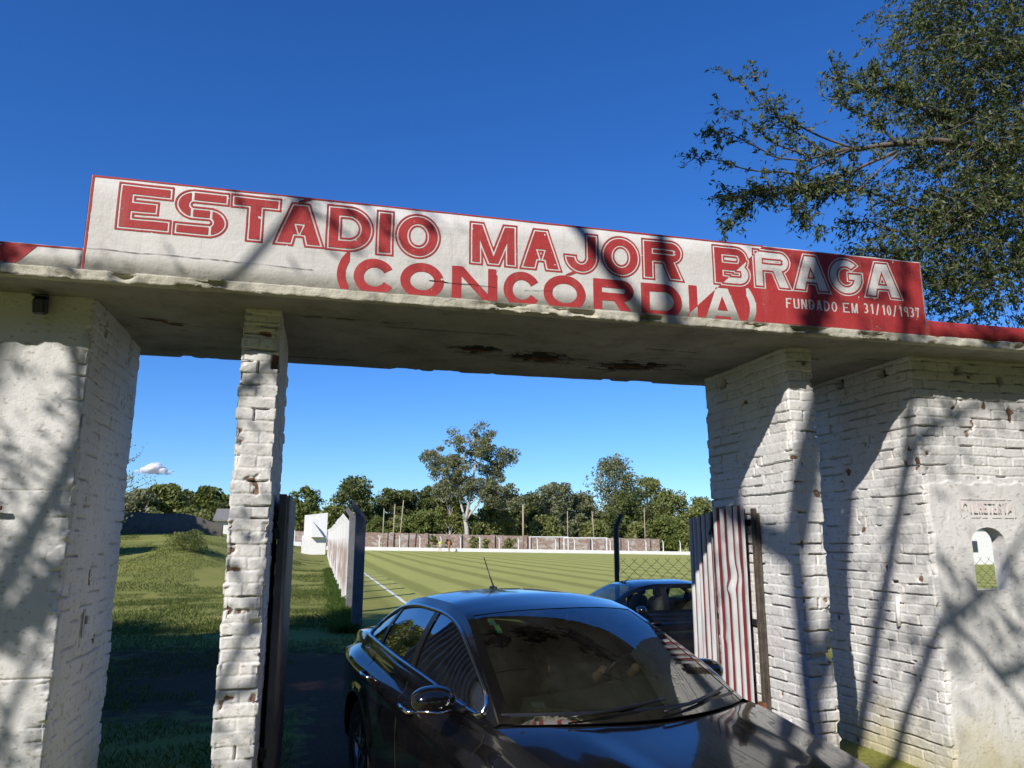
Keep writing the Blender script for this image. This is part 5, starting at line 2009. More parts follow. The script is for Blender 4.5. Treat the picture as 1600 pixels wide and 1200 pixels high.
def glass_mat(name, tint, refl=1.0):
    m, nt, out = new_mat(name)
    g = N(nt)
    tr = g.new('ShaderNodeBsdfTransparent')
    tr.inputs['Color'].default_value = (*tint, 1)
    gl = g.new('ShaderNodeBsdfGlossy')
    gl.inputs['Roughness'].default_value = .015
    fr = g.new('ShaderNodeFresnel')
    fr.inputs['IOR'].default_value = 1.52
    dust = g.noise(g.coord(), 3.0, 6, .7)
    df = g.new('ShaderNodeBsdfDiffuse')
    df.inputs['Color'].default_value = (.5, .48, .44, 1)
    ms0 = g.new('ShaderNodeMixShader')
    g.l(g.math('MULTIPLY', g.ramp(dust, [(.4, (0, 0, 0)), (.8, (1, 1, 1))]), .035), ms0.inputs[0])
    g.l(tr.outputs[0], ms0.inputs[1])
    g.l(df.outputs[0], ms0.inputs[2])
    ms = g.new('ShaderNodeMixShader')
    g.l(g.math('MULTIPLY', fr.outputs[0], .42 * refl, True), ms.inputs[0])
    g.l(ms0.outputs[0], ms.inputs[1])
    g.l(gl.outputs[0], ms.inputs[2])
    g.l(ms.outputs[0], out.inputs['Surface'])
    return m


M['paint_black'] = car_paint('black_car_paint', (.0035, .0035, .0042), .10)
M['paint_blue'] = car_paint('dark_blue_car_paint', (.004, .006, .013), .14)
M['glass_front'] = glass_mat('windscreen_glass', (.28, .33, .30))
M['glass_side'] = glass_mat('tinted_side_glass', (.08, .09, .09), 1.6)
M['chrome'] = simple_mat('chrome_trim', (.80, .82, .84), .12, 1.0, var=.02)
M['trim_black'] = simple_mat('black_trim', (.008, .008, .009), .35)
M['rubber'] = simple_mat('tyre_rubber', (.018, .018, .018), .85, bump=.3)
M['alloy'] = simple_mat('wheel_alloy', (.36, .37, .38), .3, .9)
M['dash'] = simple_mat('dashboard_vinyl', (.095, .10, .082), .6, bump=.15, scale=25)
M['seat'] = simple_mat('dark_seat', (.035, .034, .033), .75)
M['lens'] = simple_mat('headlight_lens', (.55, .57, .60), .08, .3)
M['red_lens'] = simple_mat('red_lens', (.25, .01, .012), .15)
M['cabin_dark'] = simple_mat('dark_cabin', (.014, .014, .014), .9)


def cr(xq, xp, yp):
    """smooth (monotone cubic) interpolation"""
    xp, yp = np.asarray(xp, float), np.asarray(yp, float)
    h = np.diff(xp)
    s = np.diff(yp) / h
    d = np.zeros_like(yp)
    d[0], d[-1] = s[0], s[-1]
    for i in range(1, len(yp) - 1):
        d[i] = 0 if s[i - 1] * s[i] <= 0 else 3 * (h[i - 1] + h[i]) / ((2 * h[i] + h[i - 1]) / s[i - 1] + (h[i] + 2 * h[i - 1]) / s[i])
    xq = np.clip(np.asarray(xq, float), xp[0], xp[-1])
    k = np.clip(np.searchsorted(xp, xq, side='right') - 1, 0, len(xp) - 2)
    t = (xq - xp[k]) / h[k]
    t2, t3 = t * t, t * t * t
    return (2 * t3 - 3 * t2 + 1) * yp[k] + (t3 - 2 * t2 + t) * h[k] * d[k] + (-2 * t3 + 3 * t2) * yp[k + 1] + (t3 - t2) * h[k] * d[k + 1]


class CarShape:
    L = 4.87
    belt_z = ([0, .15, .5, 1.0, 1.4, 2.0, 3.0, 3.7, 4.2, 4.6, 4.87], [.60, .70, .80, .875, .925, .95, 1.005, 1.06, 1.095, 1.08, 1.01])
    belt_w = ([0, .15, .4, 1.0, 1.45, 2.0, 3.0, 3.7, 4.2, 4.6, 4.87], [.43, .58, .69, .775, .815, .825, .82, .80, .76, .71, .61])
    max_w = ([0, .12, .4, .9, 1.5, 2.2, 3.2, 3.9, 4.4, 4.7, 4.87], [.52, .72, .865, .915, .92, .915, .92, .925, .88, .78, .62])
    top_z = ([0, .15, .5, 1.0, 1.3, 4.2, 4.6, 4.87], [.63, .735, .84, .92, .962, 1.16, 1.13, 1.04])
    rail = ([1.43, 1.87, 2.38, 2.7, 3.1, 3.5, 3.87, 4.2], [.785, .705, .612, .595, .588, .583, .60, .65], [.94, 1.175, 1.392, 1.438, 1.442, 1.405, 1.295, 1.14])
    ds = ([0, .12, .26, .4, .7, .85, 1.0], [-.30, -.22, -.12, -.02, .02, .08, .16])
    dz = ([0, .26, .5, .8, 1.0], [.02, .042, .05, .045, .02])
    p_ws = .285          # arch parameter where the windscreen ends
    p_bl = .68          # where the rear window begins
    wheel_s = (.93, 3.79)
    wheel_r = .335
    side_win = ((1.62, 2.74), (2.82, 3.57), (3.63, 4.04))


class SmallCar(CarShape):
    L = 4.15
    belt_z = ([0, .15, .5, 1.0, 1.3, 2.0, 3.0, 3.4, 3.8, 4.0, 4.15], [.58, .70, .82, .92, .96, .965, .97, .98, .98, .96, .90])
    belt_w = ([0, .15, .4, 1.0, 1.3, 2.0, 3.0, 3.5, 3.9, 4.05, 4.15], [.48, .62, .70, .745, .75, .755, .75, .73, .69, .64, .58])
    max_w = ([0, .12, .4, .9, 1.5, 2.2, 3.0, 3.4, 3.8, 4.0, 4.15], [.55, .70, .80, .835, .84, .84, .84, .83, .79, .72, .62])
    top_z = ([0, .15, .5, 1.0, 1.2, 3.5, 3.9, 4.15], [.62, .74, .87, .96, .99, 1.02, 1.0, .93])
    rail = ([1.22, 1.55, 1.90, 2.3, 2.8, 3.2, 3.45, 3.6], [.70, .64, .575, .56, .56, .56, .575, .61], [.97, 1.20, 1.375, 1.425, 1.425, 1.37, 1.22, 1.04])
    p_ws = .28
    p_bl = .80
    wheel_s = (.80, 3.28)
    wheel_r = .30
    side_win = ((1.62, 2.28), (2.38, 3.05), (3.12, 3.42))


def build_car(root, S, paint, side_glass, chrome=True, detail=True, fold_left=False):
    rs, rw, rz = S.rail
    pp = np.linspace(0, 1, len(rs))

    def rail(p):
        return np.stack([cr(p, pp, rs), cr(p, pp, rw), cr(p, pp, rz)], -1)

    def beltp(s):
        return np.stack([s, cr(s, *S.belt_w), cr(s, *S.belt_z)], -1)
    s0, s1 = rs[0], rs[-1]
    # ---- lower body: one skin, sills to shoulder, round both ends
    ns = 150
    ss = np.unique(np.concatenate([np.linspace(0, .5, 26), np.linspace(.5, S.L - .35, ns), np.linspace(S.L - .35, S.L, 18)]))
    wm, wb, zb_ = cr(ss, *S.max_w), cr(ss, *S.belt_w), cr(ss, *S.belt_z)
    fk = np.array([0, .10, .30, .52, .66, .80, .90, .96, 1.0])
    zl = .20
    wk = np.stack([wm - .07, wm - .035, wm - .008, wm, wm - .004, wm - .012, wb * .55 + wm * .45 - .02, wb + .022, wb], -1)
    nv = 40
    tq = np.linspace(0, 1, nv)
    W = np.stack([cr(tq, fk, wk[i]) for i in range(len(ss))])
    Zs = zl + (zb_[:, None] - zl) * tq[None]
    # character line and wheel arch flare
    Sg = np.repeat(ss[:, None], nv, 1)
    W += .010 * np.exp(-((tq[None] - (.72 + .04 * (Sg - 2) / 2)) / .045) ** 2) * sstep(.8, 1.4, Sg) * sstep(S.L - .2, S.L - .7, Sg)
    keep = np.ones(W.shape, bool)
    for ws in S.wheel_s:
        d = np.hypot(Sg - ws, Zs - S.wheel_r)
        W += .018 * np.exp(-((d - (S.wheel_r + .06)) / .05) ** 2) * (Zs < .9)
        ra = S.wheel_r + .045
        near_ = np.abs(d - ra) < .026
        sc = np.where(near_, ra / np.maximum(d, .01), 1)
        Sg = np.where(near_, ws + (Sg - ws) * sc, Sg)
        Zs = np.where(near_, S.wheel_r + (Zs - S.wheel_r) * sc, Zs)
        keep &= ~(np.hypot(Sg - ws, Zs - S.wheel_r) < ra - .004)
    mb = MB()
    a, b = W.shape
    for sgn in (1, -1):
        P = np.stack([Sg, sgn * W, Zs], -1)
        i = np.arange(a - 1)[:, None] * b
        j = np.arange(b - 1)[None, :]
        q = np.stack([i + j, i + j + 1, i + b + j + 1, i + b + j], -1).reshape(-1, 4)
        kf = keep.ravel()
        q = q[kf[q].all(-1)]
        mb.add(P.reshape(-1, 3), q if sgn < 0 else q[:, ::-1])
    # front and rear caps
    for e, fl in ((0, False), (a - 1, True)):
        ql = np.linspace(-1, 1, 15)
        bulge = (-.10 if e == 0 else .06)
        P = np.stack([np.stack([Sg[e] + bulge * (1 - u * u) * (1 - .3 * tq), W[e] * u, Zs[e] + (cr([ss[e]], *S.top_z)[0] - zb_[e]) * (1 - u * u) * tq ** 4], -1) for u in ql])
        mb.grid(P, flip=fl)
    # trunk deck
    ql = np.linspace(-1, 1, 25)

    def top_patch(sa, sb, n, flip=False, rise=0.0):
        rows = []
        for v in np.linspace(0, 1, n):
            row = []
            for u in ql:
                s = sa(u) * (1 - v) + sb(u) * v
                w = float(cr(s, *S.belt_w)) * u
                zb2, zt2 = float(cr(s, *S.belt_z)), float(cr(s, *S.top_z))
                e_ = (1 - abs(u) ** 2.6)
                row.append((s, w, zb2 + (zt2 - zb2) * e_ ** .85 + rise))
            rows.append(row)
        return np.array(rows)
    rear_base = lambda u: s1 + float(cr(1.0, *S.ds)) * (1 - abs(u) ** 2.5)
    mb.grid(top_patch(lambda u: rear_base(u) - .02, lambda u: S.L + .06 * (1 - u * u), 14), flip=True)
    # A/C pillars, roof and rails: the greenhouse skin minus the glazing
    PT = np.unique(np.concatenate([np.linspace(0, S.p_ws, 16), np.linspace(S.p_ws, S.p_bl, 24), np.linspace(S.p_bl, 1, 16)]))

    def T(p, u):
        r = rail(p)
        k = 1 - np.abs(u) ** 2.5
        return np.stack([r[..., 0] + cr(p, *S.ds) * (1 - np.abs(u) ** 2.0), r[..., 1] * u, r[..., 2] + cr(p, *S.dz) * k], -1)

    def sbelt(p):
        r = rail(p)[..., 0]
        return beltp(s0 + (r - s0) * (s1 - s0) / (s1 - s0))

    def SD(p, t, out=0.0):
        lo, hi = sbelt(p), rail(p)
        q = lo * (1 - t)[..., None] + hi * t[..., None]
        q[..., 1] += .028 * np.sin(pi * t) * sstep(0, .25, p) * sstep(1, .8, p) + out
        return q
    UU = np.array([-1, -.985, -.965, -.93, -.86, -.7, -.5, -.25, 0, .25, .5, .7, .86, .93, .965, .985, 1])
    Pm, Um = np.meshgrid(PT, UU, indexing='ij')
    full_ = T(Pm, Um)
    pc = (PT[:-1] + PT[1:]) / 2
    uc = (UU[:-1] + UU[1:]) / 2
    ws_cell = (pc[:, None] < S.p_ws - .012) & (np.abs(uc)[None] < .93)
    bl_cell = (pc[:, None] > S.p_bl + .02) & (pc[:, None] < .965) & (np.abs(uc)[None] < .93)
    i = np.arange(len(PT) - 1)[:, None] * len(UU)
    j = np.arange(len(UU) - 1)[None, :]
    q = np.stack([i + j, i + len(UU) + j, i + len(UU) + j + 1, i + j + 1], -1)
    mb.add(full_.reshape(-1, 3), q[~(ws_cell | bl_cell)])
    # side frames: everything of the side skin that is not a window
    nt_ = 15
    tt = np.array([0, .05, .10, .14, .2, .3, .4, .5, .6, .7, .78, .84, .88, .94, 1.0])
    scol = []
    for (x0, x1) in S.side_win:
        scol += list(np.linspace(x0, x1, 12))
    scol = np.unique(np.round(np.concatenate([np.linspace(s0, s1, 30), scol]), 4))
    pcol = np.interp(scol, rail(np.linspace(0, 1, 400))[:, 0], np.linspace(0, 1, 400))
    Pm2, Tm2 = np.meshgrid(pcol, tt, indexing='ij')
    wins = []
    cs = (scol[:-1] + scol[1:]) / 2
    tcn = (tt[:-1] + tt[1:]) / 2
    wmask = np.zeros((len(cs), len(tcn)), bool)
    for (x0, x1) in S.side_win:
        mk = ((cs > x0) & (cs < x1))[:, None] & ((tcn > .10) & (tcn < .84))[None]
        wins.append(mk)
        wmask |= mk
    i = np.arange(len(scol) - 1)[:, None] * nt_
    j = np.arange(nt_ - 1)[None, :]
    q2 = np.stack([i + j, i + j + 1, i + nt_ + j + 1, i + nt_ + j], -1)
    for sgn in (1, -1):
        P = SD(Pm2, Tm2)
        P[..., 1] *= sgn
        qq = q2[~wmask]
        mb.add(P.reshape(-1, 3), qq if sgn < 0 else qq[:, ::-1])
    mb.build('body', paint, root, True)
    # bonnet
    fb = lambda u: s0 + float(cr(0.0, *S.ds)) * (1 - abs(u) ** 2.0) - .03
    hp = top_patch(lambda u: .0 - .09 * (1 - u * u), fb, 40)
    Ug = np.repeat(ql[None], 40, 0)
    vv = np.linspace(0, 1, 40)[:, None]
    hp[..., 2] += (.012 * np.exp(-((np.abs(Ug) - .62) / .10) ** 2) - .004 * np.exp(-((np.abs(Ug) - .5) / .06) ** 2)) * np.sin(pi * np.clip(vv * .9 + .1, 0, 1)) ** .6
    MB().grid(hp, flip=True).build('bonnet', paint, root, True)
    # cowl strip between bonnet and windscreen
    cw = []
    for u in ql:
        s_, w_ = fb(u), float(cr(fb(u), *S.belt_w)) * u
        p_ = T(np.array(0.020), np.array(u * .975))
        zz_ = float(cr(s_, *S.belt_z)) + (float(cr(s_, *S.top_z)) - float(cr(s_, *S.belt_z))) * (1 - abs(u) ** 2.6) ** .85
        cw.append([(s_ - .01, w_, zz_ - .012), ((s_ + p_[0]) / 2, (w_ + p_[1]) / 2, min(zz_, p_[2]) - .006), (p_[0], p_[1], p_[2] + .004)])
    MB().grid(np.array(cw)).build('cowl', M['trim_black'], root, True)
    # glazing
    pg = np.linspace(.0, S.p_ws - .008, 14)
    ug = np.linspace(-.945, .945, 21)
    A_, B_ = np.meshgrid(pg, ug, indexing='ij')
    g_ = T(A_, B_)
    g_[..., 2] -= .003
    MB().grid(g_).build('windscreen', M['glass_front'], root, True)
    # dark printed band round the windscreen
    fb_ = MB()
    for (ua, ub) in ((-.945, -.885), (.885, .945)):
        A_, B_ = np.meshgrid(pg, np.linspace(ua, ub, 3), indexing='ij')
        f_ = T(A_, B_)
        f_[..., 2] -= .007
        fb_.grid(f_)
    A_, B_ = np.meshgrid(np.linspace(0, .028, 3), ug, indexing='ij')
    f_ = T(A_, B_)
    f_[..., 2] -= .0068
    fb_.grid(f_)
    fb_.build('windscreen_border', M['trim_black'], root, True)
    pg = np.linspace(S.p_bl + .012, .97, 12)
    A_, B_ = np.meshgrid(pg, np.linspace(-.94, .94, 15), indexing='ij')
    g_ = T(A_, B_)
    g_[..., 2] -= .003
    MB().grid(g_).build('rear_window', side_glass, root, True)
    for sgn in (1, -1):
        for mk, (x0, x1) in zip(wins, S.side_win):
            c_ = np.linspace(x0, x1, 10)
            pcl = np.interp(c_, rail(np.linspace(0, 1, 400))[:, 0], np.linspace(0, 1, 400))
            A_, B_ = np.meshgrid(pcl, np.linspace(.09, .85, 8), indexing='ij')
            g_ = SD(A_, B_, -.006)
            g_[..., 1] *= sgn
            MB().grid(g_, flip=sgn > 0).build('window', side_glass, root, True)
        # black pillars between the panes
        for (xa, xb) in zip(S.side_win[:-1], S.side_win[1:]):
            c_ = np.linspace(xa[1] - .005, xb[0] + .005, 3)
            pcl = np.interp(c_, rail(np.linspace(0, 1, 400))[:, 0], np.linspace(0, 1, 400))
            A_, B_ = np.meshgrid(pcl, np.linspace(.09, .85, 8), indexing='ij')
            g_ = SD(A_, B_, .003)
            g_[..., 1] *= sgn
            MB().grid(g_, flip=sgn > 0).build('pillar_cover', M['trim_black'], root, True)
        # bright line round the side glass
        if chrome:
            x0, x1 = S.side_win[0][0] - .05, S.side_win[-1][1] + .06
            rr_ = rail(np.linspace(0, 1, 400))[:, 0]
            sb = np.linspace(x0, x1, 40)
            pb_ = np.interp(sb, rr_, np.linspace(0, 1, 400))
            low = SD(pb_, np.full(40, .07), .008)
            upp = SD(pb_[::-1], np.full(40, .87), .008)
            lp = np.concatenate([low, upp])
            # round the corners a little
            for _ in range(2):
                lp = (np.roll(lp, 1, 0) + 2 * lp + np.roll(lp, -1, 0)) / 4
            lp = np.concatenate([lp, lp[:1]])
            lp[:, 1] *= sgn
            MB().tube(lp, .0125, 6, cap=False).build('window_trim', M['chrome'], root, True)
    # wheels
    for ws in S.wheel_s:
        for sgn in (1, -1):
            wv = cr([ws], *S.max_w)[0] - .13
            an = np.linspace(0, 2 * pi, 41)
            pr_ = [(-.10, .62), (-.10, .92), (-.075, 1.0), (.0, 1.0), (.075, 1.0), (.10, .92), (.10, .62)]
            rows = np.array([[(ws + S.wheel_r * r * cos(t), sgn * wv + x, S.wheel_r + S.wheel_r * r * sin(t)) for x, r in pr_] for t in an])
            wt = MB().grid(rows).build('wheel', M['rubber'], root, True)
            rm = MB()
            yo = sgn * (wv + sgn * 0 + .0) + sgn * .07
            rim = np.array([[(ws + S.wheel_r * r * cos(t), yo + sgn * x, S.wheel_r + S.wheel_r * r * sin(t)) for x, r in ((.02, .64), (.028, .61), (.0, .56), (-.09, .55))] for t in an])
            rm.grid(rim)
            for k in range(5):
                t = k * 2 * pi / 5
                rm.box((ws + S.wheel_r * .31 * cos(t), yo + sgn * .005, S.wheel_r + S.wheel_r * .31 * sin(t)), (S.wheel_r * .58, .02, S.wheel_r * .15), rot=Matrix.Rotation(-t, 4, 'Y'), bev=.006)
            rm.tube([(ws, yo - sgn * .03, S.wheel_r), (ws, yo + sgn * .02, S.wheel_r)], S.wheel_r * .13, 12)
            rm.build('rim', M['alloy'], wt, True)
            ad = np.linspace(0, 2 * pi, 25)
            MB().grid(np.array([[(ws + r * cos(t), sgn * (wv - .14), S.wheel_r + r * sin(t)) for r in (.001, S.wheel_r + .06)] for t in ad])).grid(
                np.array([[(ws + (S.wheel_r + .05) * cos(t), sgn * y_, S.wheel_r + (S.wheel_r + .05) * sin(t)) for y_ in (wv - .14, wv + .06)] for t in ad])).build('wheel_well', M['cabin_dark'], root, True)
    # mirrors, handles
    for sgn in (1, -1):
        sm = S.side_win[0][0] + .16
        zw = float(cr(sm, *S.belt_z))
        wv = float(cr(sm, *S.belt_w))
        mm = MB()
        fold = fold_left and sgn < 0
        if fold:
            sm, wv = sm + .17, wv - .115
        rot = Matrix.Rotation(R(-68 if fold else 10 * sgn), 4, 'Z') @ Matrix.Rotation(R(-6), 4, 'Y')
        mm.sell((sm - .02, sgn * (wv + .20), zw + .075), (.088, .128, .072), .9, 28, 16, rot=rot)
        mi = mm.build('mirror', paint, root, True)
        MB().tube([(sm + .01, sgn * (wv - .01), zw - .005), (sm, sgn * (wv + .06), zw + .01), (sm - .01, sgn * (wv + .13), zw + .03)], [.030, .026, .03], 8).build('mirror_arm', M['trim_black'], mi, True)
        rot2 = rot
        MB().sell((sm + .058, sgn * (wv + .20), zw + .075), (.006, .078, .042), .7, 20, 10, rot=rot2).build('mirror_glass', M['chrome'], mi, True)
        if detail and not fold:
            MB().tube([(sm - .105, sgn * (wv + .13), zw + .035), (sm - .112, sgn * (wv + .20), zw + .027), (sm - .085, sgn * (wv + .31), zw + .04)], [.004, .006, .004], 6).build('mirror_indicator', M['chrome'], mi, True)
        for sh in (S.side_win[0][1] - .22, S.side_win[1][1] - .08):
            zz_ = zl + (float(cr(sh, *S.belt_z)) - zl) * .80
            ww = float(cr(sh, *S.max_w)) + .010
            hd = MB().tube([(sh - .10, sgn * (ww - .028), zz_), (sh - .085, sgn * (ww + .022), zz_ + .002), (sh, sgn * (ww + .030), zz_ + .006), (sh + .085, sgn * (ww + .022), zz_ + .010), (sh + .10, sgn * (ww - .028), zz_ + .012)], [.012, .013, .015, .013, .012], 8)
            hd.build('door_handle', M['chrome'] if chrome else M['trim_black'], root, True)
    # door gaps
    gp = MB()
    for sgn in (1, -1):
        for sh in (S.side_win[0][0] - .12, (S.side_win[0][1] + S.side_win[1][0]) / 2, S.side_win[1][1] + .06):
            tl = np.linspace(.12, .99, 16)
            wv = np.array([cr(t, fk, np.array([cr([sh], *S.max_w)[0] - .07, cr([sh], *S.max_w)[0] - .035, cr([sh], *S.max_w)[0] - .008, cr([sh], *S.max_w)[0], cr([sh], *S.max_w)[0] - .004, cr([sh], *S.max_w)[0] - .012,
                                              cr([sh], *S.belt_w)[0] * .55 + cr([sh], *S.max_w)[0] * .45 - .02, cr([sh], *S.belt_w)[0] + .022, cr([sh], *S.belt_w)[0]])) for t in tl])
            pts = np.stack([np.full(16, sh), sgn * (wv - .0008), zl + (float(cr(sh, *S.belt_z)) - zl) * tl], -1)
            gp.tube(pts, .0026, 4, cap=False)
    gp.build('door_gap', M['black'], root)
    # lights and grille
    for sgn in (1, -1):
        yl = np.linspace(.36, .78, 9)
        rows = []
        for y_ in yl:
            sx = float(np.interp(y_, np.array([.52, .72, .865]), np.array([.0, .12, .4]))) - .02
            zt_ = .66 + .10 * (y_ - .36)
            rows.append([(sx - .03, sgn * y_, zt_ - .09), (sx - .035, sgn * (y_ + .004), zt_ - .03), (sx + .01, sgn * y_, zt_)])
        MB().grid(np.array(rows), flip=sgn < 0).build('headlight', M['lens'], root, True)
        MB().sell((S.L - .10, sgn * .62, .86), (.11, .16, .075), .6).build('tail_light', M['red_lens'], root, True)
    gr = MB()
    for k in range(6):
        gr.box((-.115 + .004 * k, 0, .56 - k * .034), (.02, .86 - k * .03, .012), bev=.003)
    gr.build('grille', M['chrome'] if chrome else M['trim_black'], root)
    # cabin
    cab = MB()
    zf = .42
    cab.grid(np.array([[(s, w, zf) for w in (-.7, 0, .7)] for s in np.linspace(s0 - .1, s1 + .2, 6)]))
    cab.grid(np.array([[(s0 - .15, w, z) for w in (-.74, 0, .74)] for z in (.42, .7, .93)]))
    cab.box((s1 - .2, 0, .93), (.75, 1.35, .05))
    for sgn in (1, -1):
        cab.grid(np.array([[(s, sgn * (float(cr(s, *S.belt_w)) - .06), z) for z in (.45, .75, .955)] for s in np.linspace(s0 + .1, s1 - .1, 12)]))
    A_, B_ = np.meshgrid(np.linspace(S.p_ws + .01, S.p_bl - .01, 10), np.linspace(-.9, .9, 9), indexing='ij')
    hd = T(A_, B_)
    hd[..., 2] -= .035
    cab.grid(hd)
    cab.build('cabin_lining', M['cabin_dark'], root, True)
    return T, SD, rail


car = empty('parked_car', (1.918, 2.640, .0), R(90) + .19013, 'black saloon car with chrome window line driving out through the gateway', 'car')
car.scale = (.9656,) * 3
T_, SD_, rail_ = build_car(car, CarShape, M['paint_black'], M['glass_side'], fold_left=True)

# dashboard, wheel, seats of the black car
ds_ = MB()
rows = []
for s in np.linspace(0, 1, 14):
    row = []
    for u in np.linspace(-1, 1, 25):
        sb = 1.33 + .17 * u * u
        ss_ = sb + s * (.62 - .10 * u * u)
        bump_ = .075 * math.exp(-((u + .46) / .26) ** 2) * math.exp(-((s - .72) / .26) ** 2) + .03 * math.exp(-(u / .3) ** 2) * math.exp(-((s - .7) / .3) ** 2)
        z = .955 + .01 * (1 - u * u) + bump_ - .25 * max(0, s - .86) / .14
        row.append((ss_, u * (.74 + .0 * s), z))
    rows.append(row)
ds_.grid(np.array(rows), flip=True)
ds_.build('dashboard', M['dash'], car, True)
wheel = MB()
cw_ = np.array([2.02, -.37, .97])
rotw = Matrix.Rotation(R(-24), 4, 'Y')
an = np.linspace(0, 2 * pi, 33)
ringp = np.array([np.array(rotw.to_3x3()) @ np.array([0, .185 * cos(t), .185 * sin(t)]) for t in an]) + cw_
wheel.tube(ringp, .016, 8, cap=False)
for t in (0, pi, -pi / 2):
    e = np.array(rotw.to_3x3()) @ np.array([0, .18 * cos(t), .18 * sin(t)]) + cw_
    wheel.tube([cw_ + (-.02, 0, 0), e], [.03, .014], 6)
wheel.tube([cw_, cw_ + (-.25, 0, -.10)], .035, 8)
wheel.build('steering_wheel', simple_mat('wheel_leather', (.03, .03, .03), .35), car, True)


def seat(parent, s, w, zc=.55, k=1.0):
    st_ = MB().sell((s, w, zc - .05), (.26, .25, .11), .45, 20, 10).sell((s + .33, w, zc + .30), (.10, .24, .36), .5, 20, 12, rot=Matrix.Rotation(R(14), 4, 'Y')).build('seat', M['seat'], parent, True)
    MB().sell((s + .43, w, zc + .74), (.06, .135, .095), .6, 18, 10, rot=Matrix.Rotation(R(10), 4, 'Y')).tube([(s + .42, w - .05, zc + .55), (s + .425, w - .05, zc + .70)], .008, 5).tube([(s + .42, w + .05, zc + .55), (s + .425, w + .05, zc + .70)], .008, 5).build('headrest', M['seat'], st_, True)


for w in (-.37, .37):
    seat(car, 2.45, w)
MB().sell((3.55, 0, .82), (.14, .62, .34), .4, 24, 12, rot=Matrix.Rotation(R(16), 4, 'Y')).build('rear_seat', M['seat'], car, True)
MB().sell((2.16, 0, 1.285), (.02, .115, .035), .7, 18, 10).tube([(2.12, 0, 1.385), (2.15, 0, 1.30)], .008, 6).build('rear_view_mirror', M['trim_black'], car, True)
# wiper lying at the foot of the screen
wp = MB()
for (u0, u1, pz) in ((.62, -.12, .02), (-.02, -.82, .02)):
    uu_ = np.linspace(u0, u1, 10)
    q = T_(np.full(10, .0) + np.linspace(.004, .028, 10), uu_)
    q[:, 2] += .018
    wp.tube(q, [.006] * 3 + [.010] * 4 + [.007] * 3, 6)
wp.build('wiper', M['trim_black'], car, True)
# roof aerial
ra = T_(np.array(.64), np.array(0.0))
MB().sell((ra[0], 0, ra[2] + .006), (.055, .022, .014), .8, 16, 8).tube([(ra[0] - .01, 0, ra[2] + .01), (ra[0] + .03, .02, ra[2] + .10), (ra[0] + .085, .045, ra[2] + .235)], [.006, .0045, .0035], 6).build('antenna', M['trim_black'], car, True)
# inspection stickers inside the glass
stk = MB()
for (pa, pb_, ua, ub) in ((.232, .250, .82, .765), (.210, .231, .79, .745)):
    A_, B_ = np.meshgrid(np.linspace(pa, pb_, 5), np.linspace(ua, ub, 4), indexing='ij')
    f_ = T_(A_, B_)
    f_[..., 2] -= .010
    stk.grid(f_)


def sticker_mat():
    m, nt, out = new_mat('windscreen_sticker')
    g = N(nt)
    v = g.noise(g.coord(), 18, 2)
    c = g.ramp(v, [(.35, (.05, .25, .45)), (.5, (.15, .55, .30)), (.65, (.55, .65, .15))])
    g.bsdf(out, c, .5)
    return m


stk.build('sticker', sticker_mat(), car, True)
A_, B_ = np.meshgrid(np.linspace(.036, .048, 3), np.linspace(.78, .70, 4), indexing='ij')
f_ = T_(A_, B_)
f_[..., 2] -= .009
MB().grid(f_).build('small_label', simple_mat('label_paper', (.16, .17, .17), .6), car, True)

# driver
drv = empty('person', (0, 0, 0), 0, 'person in dark clothes driving the black saloon, dim behind the windscreen', 'person')
drv.location = car.location
drv.rotation_euler = car.rotation_euler
drv.scale = car.scale
J = [(2.56, -.37, .60), (2.62, -.37, .80), (2.70, -.37, 1.02), (2.70, -.37, 1.12), (2.66, -.37, 1.20), (2.64, -.37, 1.28),
     (2.66, -.55, 1.01), (2.45, -.60, .84), (2.16, -.50, .99), (2.08, -.49, 1.05),
     (2.66, -.19, 1.01), (2.44, -.14, .84), (2.16, -.24, .99), (2.08, -.25, 1.05), (2.15, -.48, .66), (1.80, -.48, .45), (2.15, -.27, .66), (1.80, -.27, .45)]
E_ = [(0, 1), (1, 2), (2, 3), (3, 4), (4, 5), (2, 6), (6, 7), (7, 8), (8, 9), (2, 10), (10, 11), (11, 12), (12, 13), (0, 14), (14, 15), (0, 16), (16, 17)]
rr = [(.14, .12), (.14, .11), (.15, .10), .055, (.075, .085), (.08, .09), .06, .045, .033, .036, .06, .045, .033, .036, .075, .055, .075, .055]
skin_fig('body', J, E_, rr, M['skin'], drv, 2)
skin_fig('shirt', [J[0], J[1], J[2], J[6], J[7], J[10], J[11], J[8], J[12]], [(0, 1), (1, 2), (2, 3), (3, 4), (2, 5), (5, 6), (4, 7), (6, 8)], [(.155, .13), (.155, .12), (.165, .115), .072, .058, .072, .058, .044, .044], simple_mat('dark_shirt', (.03, .035, .045), .85), drv, 2)
MB().sell((2.665, -.37, 1.285), (.095, .088, .085), .9, 18, 10).build('hair', M['hair'], drv, True)
fc = MB().sell((2.575, -.37, 1.235), (.018, .014, .028), .9, 10, 8)
for w in (-.405, -.335):
    fc.sell((2.582, w, 1.262), (.010, .016, .008), 1.0, 8, 6)
fc.sell((2.588, -.37, 1.19), (.008, .026, .007), 1.0, 8, 6)
fc.build('face', M['skin'], drv, True)

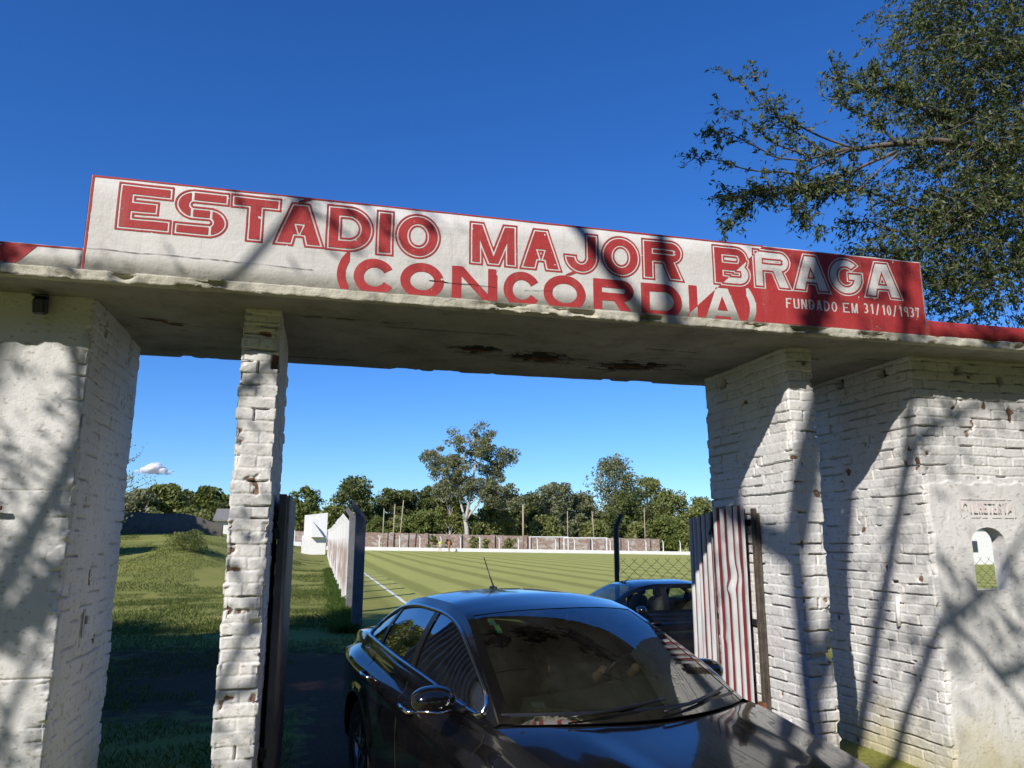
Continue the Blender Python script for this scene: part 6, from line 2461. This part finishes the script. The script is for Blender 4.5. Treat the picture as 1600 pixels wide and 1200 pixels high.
# second car, standing sideways behind the gate leaf
z2 = float(ground_z(5.4, 12.9))
car2 = empty('parked_car', (3.42, 12.9, z2 - .04), R(2), 'dark blue hatchback standing crosswise behind the striped gate leaf', 'car')
M['glass_clear'] = glass_mat('clear_side_glass', (.66, .72, .66), .7)
T2, SD2, _ = build_car(car2, SmallCar, M['paint_blue'], M['glass_clear'], chrome=False, detail=False)
for w in (-.34, .34):
    seat(car2, 1.95, w, .55)
MB().sell((3.0, 0, .80), (.13, .56, .34), .4, 24, 12, rot=Matrix.Rotation(R(14), 4, 'Y')).build('rear_seat', M['seat'], car2, True)
ra = T2(np.array(.315), np.array(.0))
MB().tube([(ra[0], 0, ra[2]), (ra[0] + .10, .0, ra[2] + .055)], [.008, .005], 6).build('antenna', M['trim_black'], car2, True)

# ------------------------------------------------------------------ the one small cloud
cp = at_px(241, 733, 1900.0)
cl = MB()
rg = np.random.default_rng(3)
for (dx, dz, r) in ((0, 0, 30), (-22, -7, 22), (24, -9, 22), (4, 12, 20), (-45, -12, 14), (48, -13, 15), (8, 24, 11), (74, -15, 9), (-70, -14, 8)):
    nu, nv = 26, 16
    u = np.linspace(-pi, pi, nu, endpoint=False)
    v = np.linspace(-pi / 2, pi / 2, nv)
    Ug, Vg = np.meshgrid(u, v)
    P = np.stack([np.cos(Vg) * np.cos(Ug), np.cos(Vg) * np.sin(Ug), np.sin(Vg) * .62], -1)
    P = P * r * (1 + .35 * fbm(P[..., 0] * 2 + dx, P[..., 1] * 2, P[..., 2] * 2 + dz, 7, 4))[..., None]
    i = np.arange(nv - 1)[:, None] * nu
    j = np.arange(nu)[None, :]
    q = np.stack([i + j, i + (j + 1) % nu, i + nu + (j + 1) % nu, i + nu + j], -1).reshape(-1, 4)
    cl.add(P.reshape(-1, 3) + np.array([dx, 0, dz]), q)
m, nt, out = new_mat('cloud_vapour')
g = N(nt)
co = g.coord()
X, Y, Z = g.sep(co)
rad = g.math('SQRT', g.math('ADD', g.math('POWER', g.math('MULTIPLY', X, 1 / 78), 2), g.math('POWER', g.math('MULTIPLY', g.math('SUBTRACT', Z, 2), 1 / 30), 2)))
al = g.math('ADD', g.math('SUBTRACT', 1.05, rad), g.math('MULTIPLY', g.math('SUBTRACT', g.noise(co, .05, 6, .65), .5), 1.5))
al = g.ramp(al, [(.05, (0, 0, 0)), (.75, (.8, .8, .8))])
df = g.new('ShaderNodeBsdfDiffuse')
df.inputs['Color'].default_value = (.95, .95, .96, 1)
tl = g.new('ShaderNodeBsdfTranslucent')
tl.inputs['Color'].default_value = (.95, .95, .96, 1)
mx_ = g.new('ShaderNodeMixShader')
mx_.inputs[0].default_value = .35
g.l(df.outputs[0], mx_.inputs[1])
g.l(tl.outputs[0], mx_.inputs[2])
tr = g.new('ShaderNodeBsdfTransparent')
ms = g.new('ShaderNodeMixShader')
g.l(al, ms.inputs[0])
g.l(tr.outputs[0], ms.inputs[1])
g.l(mx_.outputs[0], ms.inputs[2])
g.l(ms.outputs[0], out.inputs['Surface'])
cloud = cl.build('cloud', m, None, True)
cloud.location = cp
cloud.scale = (.72, .72, .62)
tag(cloud, 'single small white cloud low over the trees on the left', 'cloud', kind='thing')
